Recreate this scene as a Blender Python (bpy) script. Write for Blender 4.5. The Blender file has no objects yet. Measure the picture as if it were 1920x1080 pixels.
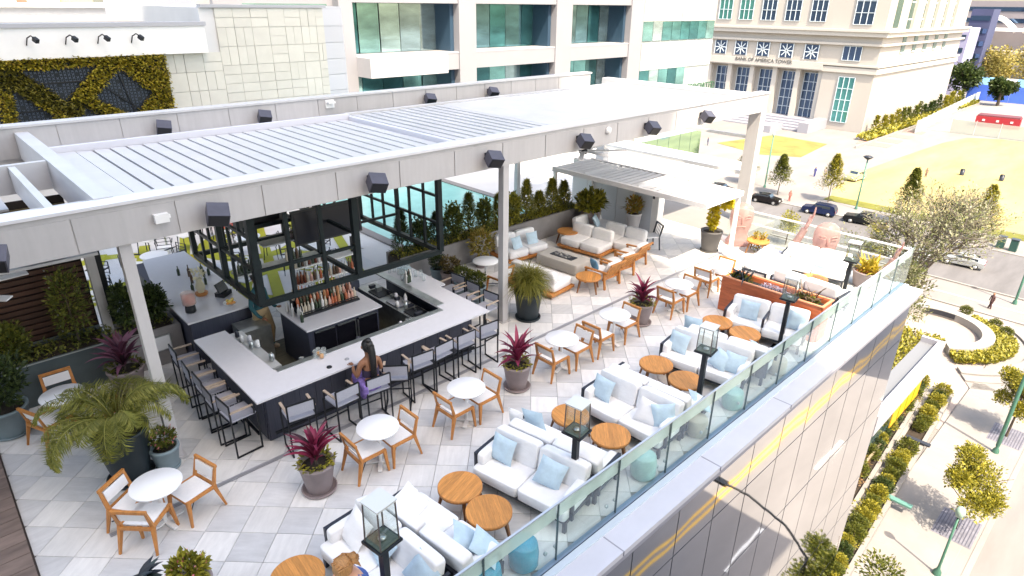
import bpy, bmesh, math, random
from mathutils import Vector, Matrix, noise as mnoise
random.seed(7)
S = bpy.context.scene
COL = S.collection
R = math.radians
PI = math.pi

# ---------------- camera, sky, sun, exposure ----------------
cam_d = bpy.data.cameras.new('camera')
cam = bpy.data.objects.new('camera', cam_d)
COL.objects.link(cam)
S.camera = cam
H = 7.1
FPX = 1191.34
cam_d.sensor_width = 36.0
cam_d.lens = FPX / 1920 * 36.0
cam_d.clip_end = 3000
cam_d.clip_start = 0.1
yaw, pitch, roll = R(46.2217), R(24.1588), R(-0.6897)
f_ = Vector((math.cos(yaw) * math.cos(pitch), math.sin(yaw) * math.cos(pitch), -math.sin(pitch)))
r_ = Vector((math.sin(yaw), -math.cos(yaw), 0))
d_ = f_.cross(r_)
r2 = r_ * math.cos(roll) + d_ * math.sin(roll)
d2 = d_ * math.cos(roll) - r_ * math.sin(roll)
m = Matrix((r2, -d2, -f_)).transposed()
cam.matrix_world = Matrix.Translation((0, 0, H)) @ m.to_4x4()

SUN_EL = R(56)
SUN_H = Vector((-0.38, -0.925, 0)).normalized()
to_sun = Vector((SUN_H.x * math.cos(SUN_EL), SUN_H.y * math.cos(SUN_EL), math.sin(SUN_EL)))
W = bpy.data.worlds.new("World")
S.world = W
W.use_nodes = True
wn = W.node_tree
wn.nodes.clear()
sky = wn.nodes.new('ShaderNodeTexSky')
sky.sky_type = 'NISHITA'
sky.sun_disc = False
sky.sun_elevation = SUN_EL
sky.sun_rotation = math.atan2(to_sun.x, to_sun.y)
sky.air_density = 1.0
sky.dust_density = 2.5
sky.ozone_density = 1.0
bg = wn.nodes.new('ShaderNodeBackground')
bg.inputs['Strength'].default_value = 0.15
wo = wn.nodes.new('ShaderNodeOutputWorld')
wn.links.new(sky.outputs[0], bg.inputs[0])
wn.links.new(bg.outputs[0], wo.inputs[0])
sd = bpy.data.lights.new('sun', 'SUN')
sd.energy = 2.1
sd.angle = R(0.53)
sd.color = (1.0, 0.965, 0.92)
sun = bpy.data.objects.new('sun', sd)
COL.objects.link(sun)
sun.rotation_euler = to_sun.to_track_quat('Z', 'Y').to_euler()
S.view_settings.view_transform = 'Standard'
S.view_settings.look = 'None'
S.view_settings.gamma = 1.0
S.view_settings.use_curve_mapping = False
S.view_settings.exposure = 2.2
S.view_settings.use_white_balance = True
S.view_settings.white_balance_temperature = 8100
S.view_settings.white_balance_tint = 8
S.render.engine = 'CYCLES'
S.cycles.max_bounces = 7
S.cycles.transparent_max_bounces = 16
S.cycles.caustics_reflective = False
S.cycles.caustics_refractive = False
S.cycles.use_denoising = True

# ---------------- materials ----------------
MATS = {}
def mat(name, col, rough=0.6, metal=0.0, var=0.0, vscale=3.0, bump=0.0, bscale=40.0, stretch=(1, 1, 1), rnd=0.0, rnd_cols=None, spec=0.5, emit=None, dirt=0.0):
    if name in MATS:
        return MATS[name]
    M = bpy.data.materials.new(name)
    M.use_nodes = True
    nt = M.node_tree
    N, L = nt.nodes, nt.links
    b = N['Principled BSDF']
    b.inputs['Roughness'].default_value = rough
    b.inputs['Metallic'].default_value = metal
    b.inputs['Specular IOR Level'].default_value = spec
    b.inputs['Base Color'].default_value = (*col, 1)
    tc = N.new('ShaderNodeTexCoord')
    oi = N.new('ShaderNodeObjectInfo')
    gi = N.new('ShaderNodeNewGeometry')
    ad = N.new('ShaderNodeMath'); ad.operation = 'ADD'
    L.new(oi.outputs['Random'], ad.inputs[0]); L.new(gi.outputs['Random Per Island'], ad.inputs[1])
    fr = N.new('ShaderNodeMath'); fr.operation = 'FRACT'
    L.new(ad.outputs[0], fr.inputs[0])
    sc = N.new('ShaderNodeMath'); sc.operation = 'MULTIPLY'; sc.inputs[1].default_value = 37.0
    L.new(fr.outputs[0], sc.inputs[0])
    va = N.new('ShaderNodeVectorMath'); va.operation = 'ADD'
    L.new(tc.outputs['Object'], va.inputs[0]); L.new(sc.outputs[0], va.inputs[1])
    mp = N.new('ShaderNodeMapping'); mp.inputs['Scale'].default_value = stretch
    L.new(va.outputs[0], mp.inputs[0])
    cur = None
    if rnd_cols:
        cr = N.new('ShaderNodeValToRGB')
        el = cr.color_ramp.elements
        el[0].color = (*rnd_cols[0], 1); el[1].color = (*rnd_cols[-1], 1)
        for i, c in enumerate(rnd_cols[1:-1]):
            e = el.new((i + 1) / (len(rnd_cols) - 1)); e.color = (*c, 1)
        L.new(fr.outputs[0], cr.inputs[0])
        cur = cr.outputs[0]
    if var > 0 or rnd > 0:
        hs = N.new('ShaderNodeHueSaturation')
        hs.inputs['Color'].default_value = (*col, 1)
        if cur: L.new(cur, hs.inputs['Color'])
        val = None
        if var > 0:
            nz = N.new('ShaderNodeTexNoise'); nz.inputs['Scale'].default_value = vscale
            nz.inputs['Detail'].default_value = 5; nz.inputs['Roughness'].default_value = 0.62
            L.new(mp.outputs[0], nz.inputs['Vector'])
            mr = N.new('ShaderNodeMapRange')
            mr.inputs['From Min'].default_value = 0.25; mr.inputs['From Max'].default_value = 0.75
            mr.inputs['To Min'].default_value = 1 - var; mr.inputs['To Max'].default_value = 1 + var
            L.new(nz.outputs['Fac'], mr.inputs['Value']); val = mr.outputs[0]
        if rnd > 0:
            m2 = N.new('ShaderNodeMapRange')
            m2.inputs['To Min'].default_value = 1 - rnd; m2.inputs['To Max'].default_value = 1 + rnd
            L.new(fr.outputs[0], m2.inputs['Value'])
            if val:
                mu = N.new('ShaderNodeMath'); mu.operation = 'MULTIPLY'
                L.new(val, mu.inputs[0]); L.new(m2.outputs[0], mu.inputs[1]); val = mu.outputs[0]
            else:
                val = m2.outputs[0]
        L.new(val, hs.inputs['Value'])
        cur = hs.outputs[0]
    if dirt > 0:   # stains that lie on the floor in world space
        gp_ = N.new('ShaderNodeNewGeometry'); dn = N.new('ShaderNodeTexNoise'); dn.inputs['Scale'].default_value = .9; dn.inputs['Detail'].default_value = 6; dn.inputs['Roughness'].default_value = .7
        L.new(gp_.outputs['Position'], dn.inputs['Vector'])
        dm = N.new('ShaderNodeMapRange'); dm.inputs['From Min'].default_value = .3; dm.inputs['From Max'].default_value = .62; dm.inputs['To Min'].default_value = 1 - dirt; dm.inputs['To Max'].default_value = 1
        L.new(dn.outputs['Fac'], dm.inputs['Value'])
        dh = N.new('ShaderNodeHueSaturation'); L.new(dm.outputs[0], dh.inputs['Value'])
        if cur: L.new(cur, dh.inputs['Color'])
        else: dh.inputs['Color'].default_value = (*col, 1)
        cur = dh.outputs[0]
    if cur:
        L.new(cur, b.inputs['Base Color'])
    if bump > 0:
        nb = N.new('ShaderNodeTexNoise'); nb.inputs['Scale'].default_value = bscale; nb.inputs['Detail'].default_value = 4
        L.new(mp.outputs[0], nb.inputs['Vector'])
        bp = N.new('ShaderNodeBump'); bp.inputs['Strength'].default_value = bump; bp.inputs['Distance'].default_value = 0.02
        L.new(nb.outputs['Fac'], bp.inputs['Height']); L.new(bp.outputs[0], b.inputs['Normal'])
    if emit:
        b.inputs['Emission Color'].default_value = (*emit[0], 1); b.inputs['Emission Strength'].default_value = emit[1]
    MATS[name] = M
    return M

def leafmat(name, cols, trans=0.3, rough=0.5):
    if name in MATS: return MATS[name]
    M = mat(name, cols[0], rough, rnd_cols=cols, rnd=0.12, var=0.15, vscale=6)
    nt = M.node_tree; N, L = nt.nodes, nt.links
    b = N['Principled BSDF']; out = N['Material Output']
    tr = N.new('ShaderNodeBsdfTranslucent'); mx = N.new('ShaderNodeMixShader'); mx.inputs[0].default_value = trans
    src = b.inputs['Base Color'].links[0].from_socket
    L.new(src, tr.inputs['Color']); L.new(b.outputs[0], mx.inputs[1]); L.new(tr.outputs[0], mx.inputs[2]); L.new(mx.outputs[0], out.inputs[0])
    return M

def glassmat(name, col, alpha=0.25, rough=0.03, frost=0.0, body=(.85, .9, .88)):
    """thin sheet glass: a clear see-through layer mixed with a reflecting coat by Fresnel"""
    if name in MATS: return MATS[name]
    M = bpy.data.materials.new(name); M.use_nodes = True
    nt = M.node_tree; N, L = nt.nodes, nt.links; N.clear()
    out = N.new('ShaderNodeOutputMaterial')
    tp = N.new('ShaderNodeBsdfTransparent'); tp.inputs[0].default_value = (*col, 1)
    gl = N.new('ShaderNodeBsdfGlossy'); gl.inputs['Roughness'].default_value = rough; gl.inputs['Color'].default_value = (.9, .95, .95, 1)
    ge = N.new('ShaderNodeNewGeometry'); dt = N.new('ShaderNodeVectorMath'); dt.operation = 'DOT_PRODUCT'
    L.new(ge.outputs['Incoming'], dt.inputs[0]); L.new(ge.outputs['Normal'], dt.inputs[1])
    ab = N.new('ShaderNodeMath'); ab.operation = 'ABSOLUTE'; L.new(dt.outputs['Value'], ab.inputs[0])
    om = N.new('ShaderNodeMath'); om.operation = 'SUBTRACT'; om.inputs[0].default_value = 1.0; om.use_clamp = True; L.new(ab.outputs[0], om.inputs[1])
    pw = N.new('ShaderNodeMath'); pw.operation = 'POWER'; pw.inputs[1].default_value = 5.0; L.new(om.outputs[0], pw.inputs[0])
    mr = N.new('ShaderNodeMath'); mr.operation = 'MULTIPLY_ADD'; mr.inputs[1].default_value = .9; mr.inputs[2].default_value = .02 + alpha * .03
    mr.use_clamp = True
    L.new(pw.outputs[0], mr.inputs[0])
    mx = N.new('ShaderNodeMixShader'); L.new(mr.outputs[0], mx.inputs[0]); L.new(tp.outputs[0], mx.inputs[1]); L.new(gl.outputs[0], mx.inputs[2])
    last = mx
    if frost > 0:
        df = N.new('ShaderNodeBsdfDiffuse'); df.inputs[0].default_value = (*body, 1)
        m3 = N.new('ShaderNodeMixShader'); m3.inputs[0].default_value = frost
        L.new(mx.outputs[0], m3.inputs[1]); L.new(df.outputs[0], m3.inputs[2]); last = m3
    L.new(last.outputs[0], out.inputs[0])
    MATS[name] = M
    return M

def mirrormat(name, col, rough=0.03, metal=0.95, wob=0.0, wscale=0.5):
    """coated facade glass"""
    M = mat(name, col, rough, metal)
    if wob > 0:
        nt = M.node_tree; N, L = nt.nodes, nt.links; b = N['Principled BSDF']
        tc = N.new('ShaderNodeNewGeometry')
        nb = N.new('ShaderNodeTexNoise'); nb.inputs['Scale'].default_value = wscale; nb.inputs['Detail'].default_value = 1
        L.new(tc.outputs['Position'], nb.inputs['Vector'])
        bp = N.new('ShaderNodeBump'); bp.inputs['Strength'].default_value = 1.0; bp.inputs['Distance'].default_value = wob
        L.new(nb.outputs['Fac'], bp.inputs['Height']); L.new(bp.outputs[0], b.inputs['Normal'])
    return M

def planks(name, c1, c2, pw=0.11, gap=0.03, axis=0, rough=0.45):
    """boards seen as stripes with dark joints and grain; object coordinates"""
    if name in MATS: return MATS[name]
    M = mat(name, c1, rough, var=0.22, vscale=4.0, stretch=(12, 1.2, 3) if axis == 0 else (1.2, 12, 3), bump=0.15, bscale=12)
    return M

WHITE = mat('white_paint', (.80, .80, .80), .45, var=.05, vscale=1.5)
PERG = mat('pergola_paint', (.50, .485, .49), .5, var=.07, vscale=1.2, stretch=(4, 4, .6), dirt=.08)
PERGW = mat('louvre_paint', (.55, .55, .565), .4, var=.05, vscale=1.2, dirt=.10)
CHAR = mat('charcoal_metal', (.035, .04, .055), .4, .3, var=.2, vscale=6)
BLACK = mat('black_metal', (.012, .014, .018), .42, .3, var=.2, vscale=5)
TRUSS = mat('bottle_green_steel', (.008, .016, .018), .38, .4, var=.25, vscale=4)
TEAK = mat('teak_boards', (.56, .235, .06), .5, var=.28, vscale=5, stretch=(9, .9, 3), rnd=.16, bump=.12, bscale=14)
TEAKL = mat('teak_frame', (.50, .20, .055), .5, var=.25, vscale=8, stretch=(3, 3, .8))
SLING = mat('white_sling', (.80, .79, .79), .8, var=.04, vscale=30, bump=.1, bscale=200)
CUSH = mat('white_cushion_fabric', (.79, .78, .78), .9, var=.07, vscale=4, bump=.7, bscale=5, stretch=(1, 1, 1.6))
BLUE = mat('pale_blue_fabric', (.46, .60, .69), .92, var=.10, vscale=9, bump=.7, bscale=7)
TABLE = mat('white_table_top', (.84, .84, .85), .35, var=.02)
POTG = mat('taupe_pot', (.29, .235, .235), .7, var=.12, vscale=4, bump=.1, bscale=25)
POTK = mat('black_pot', (.012, .022, .028), .5, var=.2, vscale=4)
POTB = mat('blue_grey_pot', (.21, .28, .31), .6, var=.1, vscale=4)
SOIL = mat('potting_soil', (.035, .025, .018), .95, var=.5, vscale=30, bump=.6, bscale=60)
QUARTZ = mat('pale_quartz_counter', (.64, .635, .67), .25, var=.03, vscale=8)
BARD = mat('dark_slate_cladding', (.045, .05, .075), .45, var=.25, vscale=3, stretch=(14, 14, .6))
STEEL = mat('stainless_steel', (.45, .48, .48), .3, .85, var=.2, vscale=7)
MESHG = mat('grey_mesh_fabric', (.33, .34, .40), .8, var=.1, vscale=60)
ARMW = mat('bleached_wood_arm', (.42, .33, .26), .55, var=.2, vscale=9)
PLANTER = mat('grey_concrete_planter', (.24, .225, .22), .75, var=.15, vscale=2.5, bump=.1, bscale=30)
PLANTERD = mat('dark_green_grey_planter', (.075, .10, .105), .6, var=.15, vscale=2.5)
COPING = mat('lavender_coping', (.56, .56, .62), .45, .15, var=.06, vscale=1.2)
CONC = mat('pale_concrete', (.25, .236, .23), .85, var=.12, vscale=.35, bump=.1, bscale=8)
CONCP = mat('pale_paving', (.215, .202, .198), .85, var=.16, vscale=.09, stretch=(1, 2.2, 1))
ASPH = mat('asphalt', (.13, .125, .13), .9, var=.3, vscale=.25, stretch=(.35, 1.6, 1), bump=.1, bscale=20)
GRASSM = mat('dry_lawn', (.35, .275, .12), .95, var=.34, vscale=.11, stretch=(.5, 2.0, 1), bump=.3, bscale=2)
GRASSG = mat('green_turf', (.13, .13, .02), .95, var=.3, vscale=.6)
SKINB = mat('brown_skin', (.27, .12, .065), .55, var=.06)
SKINL = mat('light_skin', (.72, .38, .26), .55, var=.05)
GLASSR = glassmat('railing_glass', (.93, .98, .965), .3)
GREENG = mat('green_glass_reflection_tones', (.2, .4, .4), .08, .75, rnd_cols=[(.04, .16, .18), (.10, .34, .34), (.30, .55, .52), (.55, .66, .66), (.06, .22, .26)], rnd=.1, var=.5, vscale=.35, stretch=(1, 1, 3), bump=.1, bscale=.5)  # random pane tones up to near white stand in for reflections
BLUEG = mirrormat('blue_tinted_glass', (.08, .14, .24), .06, .8, .02, .3)

# ---------------- mesh helpers ----------------
class MB:
    def __init__(s):
        s.v = []; s.f = []; s.mi = []; s.sm = []; s.cm = 0
    def add(s, vs, fs, smooth=False):
        o = len(s.v); s.v += [tuple(v) for v in vs]
        for f in fs:
            s.f.append(tuple(i + o for i in f)); s.mi.append(s.cm); s.sm.append(smooth)
        return s
    def box(s, c, d, rot=None, taper=1.0):
        x, y, z = d[0] / 2, d[1] / 2, d[2] / 2; t = taper
        vs = [Vector(p) for p in ((-x * t, -y * t, -z), (x * t, -y * t, -z), (x * t, y * t, -z), (-x * t, y * t, -z), (-x, -y, z), (x, -y, z), (x, y, z), (-x, y, z))]
        if rot is not None: vs = [rot @ v for v in vs]
        c = Vector(c)
        return s.add([v + c for v in vs], [(0, 3, 2, 1), (4, 5, 6, 7), (0, 1, 5, 4), (1, 2, 6, 5), (2, 3, 7, 6), (3, 0, 4, 7)])
    def bx(s, x0, x1, y0, y1, z0, z1):
        return s.box(((x0 + x1) / 2, (y0 + y1) / 2, (z0 + z1) / 2), (x1 - x0, y1 - y0, z1 - z0))
    def bar(s, a, b, w, h=None, w2=None, up=(0, 0, 1)):
        """square bar from a to b, tapering from w to w2"""
        h = w if h is None else h; w2 = w if w2 is None else w2; k = w2 / w
        a, b = Vector(a), Vector(b); d = (b - a).normalized(); u = Vector(up)
        if abs(d.dot(u)) > .97: u = Vector((0, 1, 0)) if abs(d.y) < .9 else Vector((1, 0, 0))
        x = d.cross(u).normalized(); y = x.cross(d)
        vs = []
        for p, q in ((a, 1), (b, k)):
            for sx, sy in ((-1, -1), (1, -1), (1, 1), (-1, 1)):
                vs.append(p + x * sx * w / 2 * q + y * sy * h / 2 * q)
        return s.add(vs, [(0, 1, 2, 3), (7, 6, 5, 4), (0, 4, 5, 1), (1, 5, 6, 2), (2, 6, 7, 3), (3, 7, 4, 0)])
    def tube(s, pts, r, n=8, r2=None, cap=True):
        pts = [Vector(p) for p in pts]; r2 = r if r2 is None else r2; vs = []; m = len(pts)
        prev = None
        for i, p in enumerate(pts):
            d = (pts[min(i + 1, m - 1)] - pts[max(i - 1, 0)]).normalized()
            u = prev if prev is not None else (Vector((0, 0, 1)) if abs(d.z) < .9 else Vector((1, 0, 0)))
            x = d.cross(u).normalized(); y = x.cross(d).normalized(); prev = y
            rr = r + (r2 - r) * i / max(1, m - 1)
            for k in range(n):
                a = 2 * PI * k / n; vs.append(p + x * math.cos(a) * rr + y * math.sin(a) * rr)
        fs = [(i * n + k, i * n + (k + 1) % n, (i + 1) * n + (k + 1) % n, (i + 1) * n + k) for i in range(m - 1) for k in range(n)]
        s.add(vs, fs, True)
        if cap:
            s.add([vs[k] for k in range(n)], [tuple(range(n))[::-1]]); s.add([vs[(m - 1) * n + k] for k in range(n)], [tuple(range(n))])
        return s
    def lathe(s, prof, n=24, c=(0, 0, 0), smooth=True, sx=1, sy=1):
        vs = []; m = len(prof)
        for r, z in prof:
            for k in range(n):
                a = 2 * PI * k / n; vs.append((c[0] + r * math.cos(a) * sx, c[1] + r * math.sin(a) * sy, c[2] + z))
        fs = [(i * n + k, i * n + (k + 1) % n, (i + 1) * n + (k + 1) % n, (i + 1) * n + k) for i in range(m - 1) for k in range(n)]
        s.add(vs, fs, smooth)
        if prof[0][0] > 1e-4: s.add(vs[:n], [tuple(range(n))[::-1]])
        if prof[-1][0] > 1e-4: s.add(vs[-n:], [tuple(range(n))])
        return s
    def prism(s, poly, z0, z1):
        n = len(poly); ar = sum(poly[i][0] * poly[(i + 1) % n][1] - poly[(i + 1) % n][0] * poly[i][1] for i in range(n))
        if ar < 0: poly = poly[::-1]
        vs = [(x, y, z0) for x, y in poly] + [(x, y, z1) for x, y in poly]
        return s.add(vs, [tuple(range(n))[::-1], tuple(range(n, 2 * n))] + [(i, (i + 1) % n, n + (i + 1) % n, n + i) for i in range(n)])
    def cushion(s, c, d, rot=None, e=.35, nu=16, nv=8):
        """soft rounded block (superellipsoid)"""
        vs = []; c = Vector(c); sg = lambda t, p: math.copysign(abs(t) ** p, t)
        for j in range(nv + 1):
            ph = -PI / 2 + PI * j / nv
            for i in range(nu):
                th = 2 * PI * (i + .5) / nu
                v = Vector((sg(math.cos(ph), e) * sg(math.cos(th), e) * d[0] / 2, sg(math.cos(ph), e) * sg(math.sin(th), e) * d[1] / 2, sg(math.sin(ph), e) * d[2] / 2))
                if rot is not None: v = rot @ v
                vs.append(v + c)
        fs = [(j * nu + i, j * nu + (i + 1) % nu, (j + 1) * nu + (i + 1) % nu, (j + 1) * nu + i) for j in range(nv) for i in range(nu)]
        return s.add(vs, fs, True)
    def pillow(s, c, w, t, rot=None, n=8):
        """scatter pillow standing in its local xz plane, thickness along y"""
        c = Vector(c)
        for sg in (-1, 1):
            vs = []
            for j in range(n + 1):
                for i in range(n + 1):
                    u, v = -1 + 2 * i / n, -1 + 2 * j / n
                    th = ((1 - u ** 4) * (1 - v ** 4)) ** .6 * t / 2
                    pin = 1 - .07 * (1 - (u * v) ** 2) * (max(abs(u), abs(v)) ** 2)
                    p = Vector((u * w / 2 * pin, sg * th, v * w / 2 * pin))
                    if rot is not None: p = rot @ p
                    vs.append(p + c)
            k = n + 1
            fs = [(j * k + i, j * k + i + 1, (j + 1) * k + i + 1, (j + 1) * k + i) for j in range(n) for i in range(n)]
            if sg > 0: fs = [f[::-1] for f in fs]
            s.add(vs, fs, True)
        return s
    def leaf(s, c, d, up, L, w, fold=.15, cup=.2):
        """a pointed leaf of two halves"""
        c, d = Vector(c), Vector(d).normalized(); x = d.cross(Vector(up))
        if x.length < 1e-3: x = d.orthogonal()
        x.normalize(); n = x.cross(d)
        a = c; m_ = c + d * L * .5 + n * L * cup * .3; t = c + d * L - n * L * cup * .2
        l_ = m_ - x * w / 2 + n * w * fold; r = m_ + x * w / 2 + n * w * fold
        return s.add([a, r, t, l_, m_], [(0, 1, 4), (1, 2, 4), (2, 3, 4), (3, 0, 4)])
    def strap(s, c, az, el, L, w, droop=1.0, n=6, tip=.1, vfold=.25):
        """long arching strap leaf"""
        c = Vector(c); dirh = Vector((math.cos(az), math.sin(az), 0)); side = Vector((-math.sin(az), math.cos(az), 0)); p = c.copy(); e = el; vs = []
        for i in range(n + 1):
            t = i / n; ww = w * (.35 + 1.6 * t * (1 - t) * 1.6) * (1 - t ** 4) + w * tip * (t < .99) * .2 + .001
            up = -dirh * math.sin(e) + Vector((0, 0, 1)) * math.cos(e)
            vs += [p - side * ww / 2 + up * ww * vfold, p, p + side * ww / 2 + up * ww * vfold]
            p = p + (dirh * math.cos(e) + Vector((0, 0, 1)) * math.sin(e)) * L / n
            e -= droop / n
        fs = []
        for i in range(n):
            a = i * 3; fs += [(a, a + 1, a + 4, a + 3), (a + 1, a + 2, a + 5, a + 4)]
        return s.add(vs, fs, True)
    def mesh(s, name, mats):
        me = bpy.data.meshes.new(name); me.from_pydata(s.v, [], s.f)
        for M in (mats if isinstance(mats, (list, tuple)) else [mats]): me.materials.append(M)
        me.polygons.foreach_set('material_index', s.mi); me.polygons.foreach_set('use_smooth', s.sm)
        me.update(); return me
    def build(s, name, mats, parent=None, loc=None, rot=None, **k):
        return obj(name, s.mesh(name, mats), parent, loc, rot, **k)

def obj(name, me, parent=None, loc=None, rot=None, **k):
    o = bpy.data.objects.new(name, me); COL.objects.link(o)
    if parent is not None: o.parent = parent
    if loc is not None: o.location = loc
    if rot is not None: o.rotation_euler = rot if hasattr(rot, '__len__') else (0, 0, rot)
    for a, b in k.items(): o[a] = b
    return o
def thing(name, label, cat, loc=(0, 0, 0), rz=0, group=None):
    return tag(obj(name, None, None, loc, rz), label, cat, group)
def tag(o, label, cat, group=None):
    o['label'] = label; o['category'] = cat
    if group: o['group'] = group
    return o
def struct(name, mb, M):
    o = mb.build(name, M); o['kind'] = 'structure'; return o
KIDS = {}
def copytree(root, loc, rz=0, label=None, group=None, scale=None):
    r = root.copy(); COL.objects.link(r); r.location = loc; r.rotation_euler = (0, 0, rz)
    if scale: r.scale = scale if hasattr(scale, '__len__') else (scale,) * 3
    if label: r['label'] = label
    if group: r['group'] = group
    if root.name not in KIDS: KIDS[root.name] = [(c, list(c.children)) for c in root.children]
    for ch, gs in KIDS[root.name]:
        c = ch.copy(); COL.objects.link(c); c.parent = r
        for g in gs:
            d = g.copy(); COL.objects.link(d); d.parent = c
    return r
class Proto:
    """first place() moves the original itself, later ones copy it"""
    def __init__(s, root): s.root = root; s.used = False
    def place(s, loc, rz=0, label=None, group=None, scale=None):
        if not s.used:
            s.used = True; r = s.root; KIDS[r.name] = [(c, list(c.children)) for c in r.children]
            r.location = loc; r.rotation_euler = (0, 0, rz)
            if scale: r.scale = scale if hasattr(scale, '__len__') else (scale,) * 3
            if label: r['label'] = label
            if group: r['group'] = group
            return r
        r = copytree(s.root, loc, rz, label, group, scale)
        if not scale: r.scale = (1, 1, 1)
        return r
RZ = lambda a: Matrix.Rotation(a, 3, 'Z')
RX = lambda a: Matrix.Rotation(a, 3, 'X')
RY = lambda a: Matrix.Rotation(a, 3, 'Y')
def rnd(a, b): return random.uniform(a, b)
def ball(mb, c, r, n, size, up=.4, seed=None, shell=.55, aspect=.5):
    """n leaves spread through a crown volume of radii r"""
    for _ in range(n):
        d = Vector((random.gauss(0, 1), random.gauss(0, 1), random.gauss(0, 1))).normalized()
        k = shell + (1 - shell) * random.random() ** .6
        lump = .78 + .38 * mnoise.noise(d * 2.1 + Vector(c) * 1.7)
        p = Vector((c[0] + d.x * r[0] * k * lump, c[1] + d.y * r[1] * k * lump, c[2] + d.z * r[2] * k * lump))
        dd = (d + Vector((rnd(-1, 1), rnd(-1, 1), rnd(-.6, 1) + up)) * .9)
        L = size * rnd(.6, 1.35)
        mb.leaf(p, dd, Vector((rnd(-1, 1), rnd(-1, 1), 1)), L, L * aspect)
GREEN1 = leafmat('olive_leaves', [(.05, .07, .012), (.11, .13, .02), (.19, .19, .03)])
GREEN2 = leafmat('deep_green_leaves', [(.018, .035, .010), (.04, .07, .018), (.09, .12, .03)])
YELLOWG = leafmat('yellow_green_leaves', [(.12, .13, .015), (.26, .24, .03), (.42, .36, .05)])  # the leaf colour itself is yellow green
YELLOW = leafmat('golden_leaves', [(.45, .36, .02), (.62, .50, .03), (.75, .62, .05)])
PURPLE = leafmat('crimson_cordyline_leaves', [(.05, .008, .02), (.22, .02, .06), (.36, .04, .10), (.10, .015, .04)])
PURPLED = leafmat('dusky_cordyline_leaves', [(.035, .012, .022), (.14, .03, .06), (.24, .10, .16), (.06, .02, .04)])
PALMG = leafmat('palm_green', [(.12, .14, .025), (.21, .22, .045), (.31, .30, .07)])
DRYW = leafmat('dusty_winter_leaves', [(.08, .10, .025), (.15, .16, .045), (.30, .28, .20), (.10, .13, .03)], .2)
BARK = mat('bark', (.10, .075, .055), .9, var=.3, vscale=9, stretch=(4, 4, 1))
G = -21.0
# ---------------- ground, streets, lawns ----------------
struct('ground', MB().bx(-260, 900, -400, 700, G - 1, G - .012), CONCP)
mb = MB(); mb.bx(-60, 300, -13.2, .9, G - .008, G); struct('near_road', mb, mat('worn_concrete_road', (.205, .195, .195), .9, var=.16, vscale=.3, stretch=(.35, 1.6, 1)))
mb = MB(); mb.bx(81.5, 96.8, -13.2, 200, G - .004, G + .004); struct('cross_road', mb, ASPH)
mb = MB(); mb.bx(-60, 74, .9, 1.2, G, G + .13); mb.bx(74.2, 74.6, .9, 200, G, G + .1); mb.bx(81.2, 81.5, 1.2, 200, G, G + .12); mb.bx(96.8, 97.1, -13, 200, G, G + .12); mb.bx(-60, 300, -13.5, -13.2, G, G + .13)
struct('kerb', mb, CONC)
mb = MB(); mb.bx(-60, 73, 1.2, 3.7, G, G + .1); mb.bx(19.3, 73, 3.7, 5.9, G, G + .1)
struct('sidewalk', mb, CONC)
# paving joints of the sidewalk
SEAM = mat('paving_joint', (.30, .28, .26), .9)
mb = MB()
for i in range(26): mb.bx(20 + i * 2.4, 20.03 + i * 2.4, 1.2, 5.9, G + .1, G + .104)
mb.bx(19, 73, 1.72, 1.75, G + .1, G + .105)
o = mb.build('paving_joints', SEAM); o['kind'] = 'structure'
YL = mat('yellow_road_paint', (.70, .40, .06), .6, var=.12, vscale=2)
WL = mat('white_road_paint', (.80, .80, .78), .6, var=.1, vscale=2)
mb = MB(); mb.bx(-40, 81, -5.95, -5.80, G + .002, G + .006); mb.bx(-40, 81, -5.62, -5.47, G + .002, G + .006)
struct('yellow_centre_line', mb, YL)
mb = MB()
for i in range(9): mb.bx(2 + i * 12, 6.5 + i * 12, -2.6, -2.45, G + .002, G + .006)
for i in range(12): mb.bx(89, 89.15, 4 + i * 9, 8 + i * 9, G + .006, G + .010)
for y in (2.2, 3.1): mb.bx(82, 96, -y - .3, -y, G + .006, G + .010)
mb.bx(77.4, 77.6, 3, 40, G + .0, G + .004)
struct('white_lane_marking', mb, WL)
BRICKP = mat('pinkish_brick_paving', (.27, .18, .165), .9, var=.15, vscale=2)
mb = MB(); mb.bx(49, 74, 6, 9.8, G, G + .03); mb.bx(58, 74, 9.8, 26, G, G + .03)
struct('entrance_paving', mb, mat('rose_grey_paving', (.32, .275, .265), .9, var=.12, vscale=.5))
# lawn
lawn = [(108, -12), (107.3, 37.0), (112, 38.6), (130, 40), (150, 39.2), (172, 38), (184, 36), (188, 30), (188, -12)]
mb = MB(); mb.prism(lawn, G, G + .03)
o = mb.build('lawn', GRASSM); o['kind'] = 'structure'
mb = MB(); mb.bx(104.2, 107.2, -12, 37, G, G + .05); struct('grass_verge', mb, GRASSG)
mb = MB(); mb.prism([(132, 53), (150, 55), (151, 68), (132, 72), (128, 60)], G, G + .04); struct('grass_terrace', mb, mat('striped_turf', (.20, .185, .05), .95, var=.4, vscale=.25))
mb = MB()
for i, x in enumerate((156, 163, 171, 180)): mb.prism([(x, 44.5), (x + 4.6, 44.8), (x + 4.6, 52), (x, 51)], G, G + .02)
struct('brick_paving_band', mb, BRICKP)
mb = MB(); mb.bx(189, 262, 8, 46, G, G + .02); struct('fenced_yard', mb, CONC)

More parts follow.
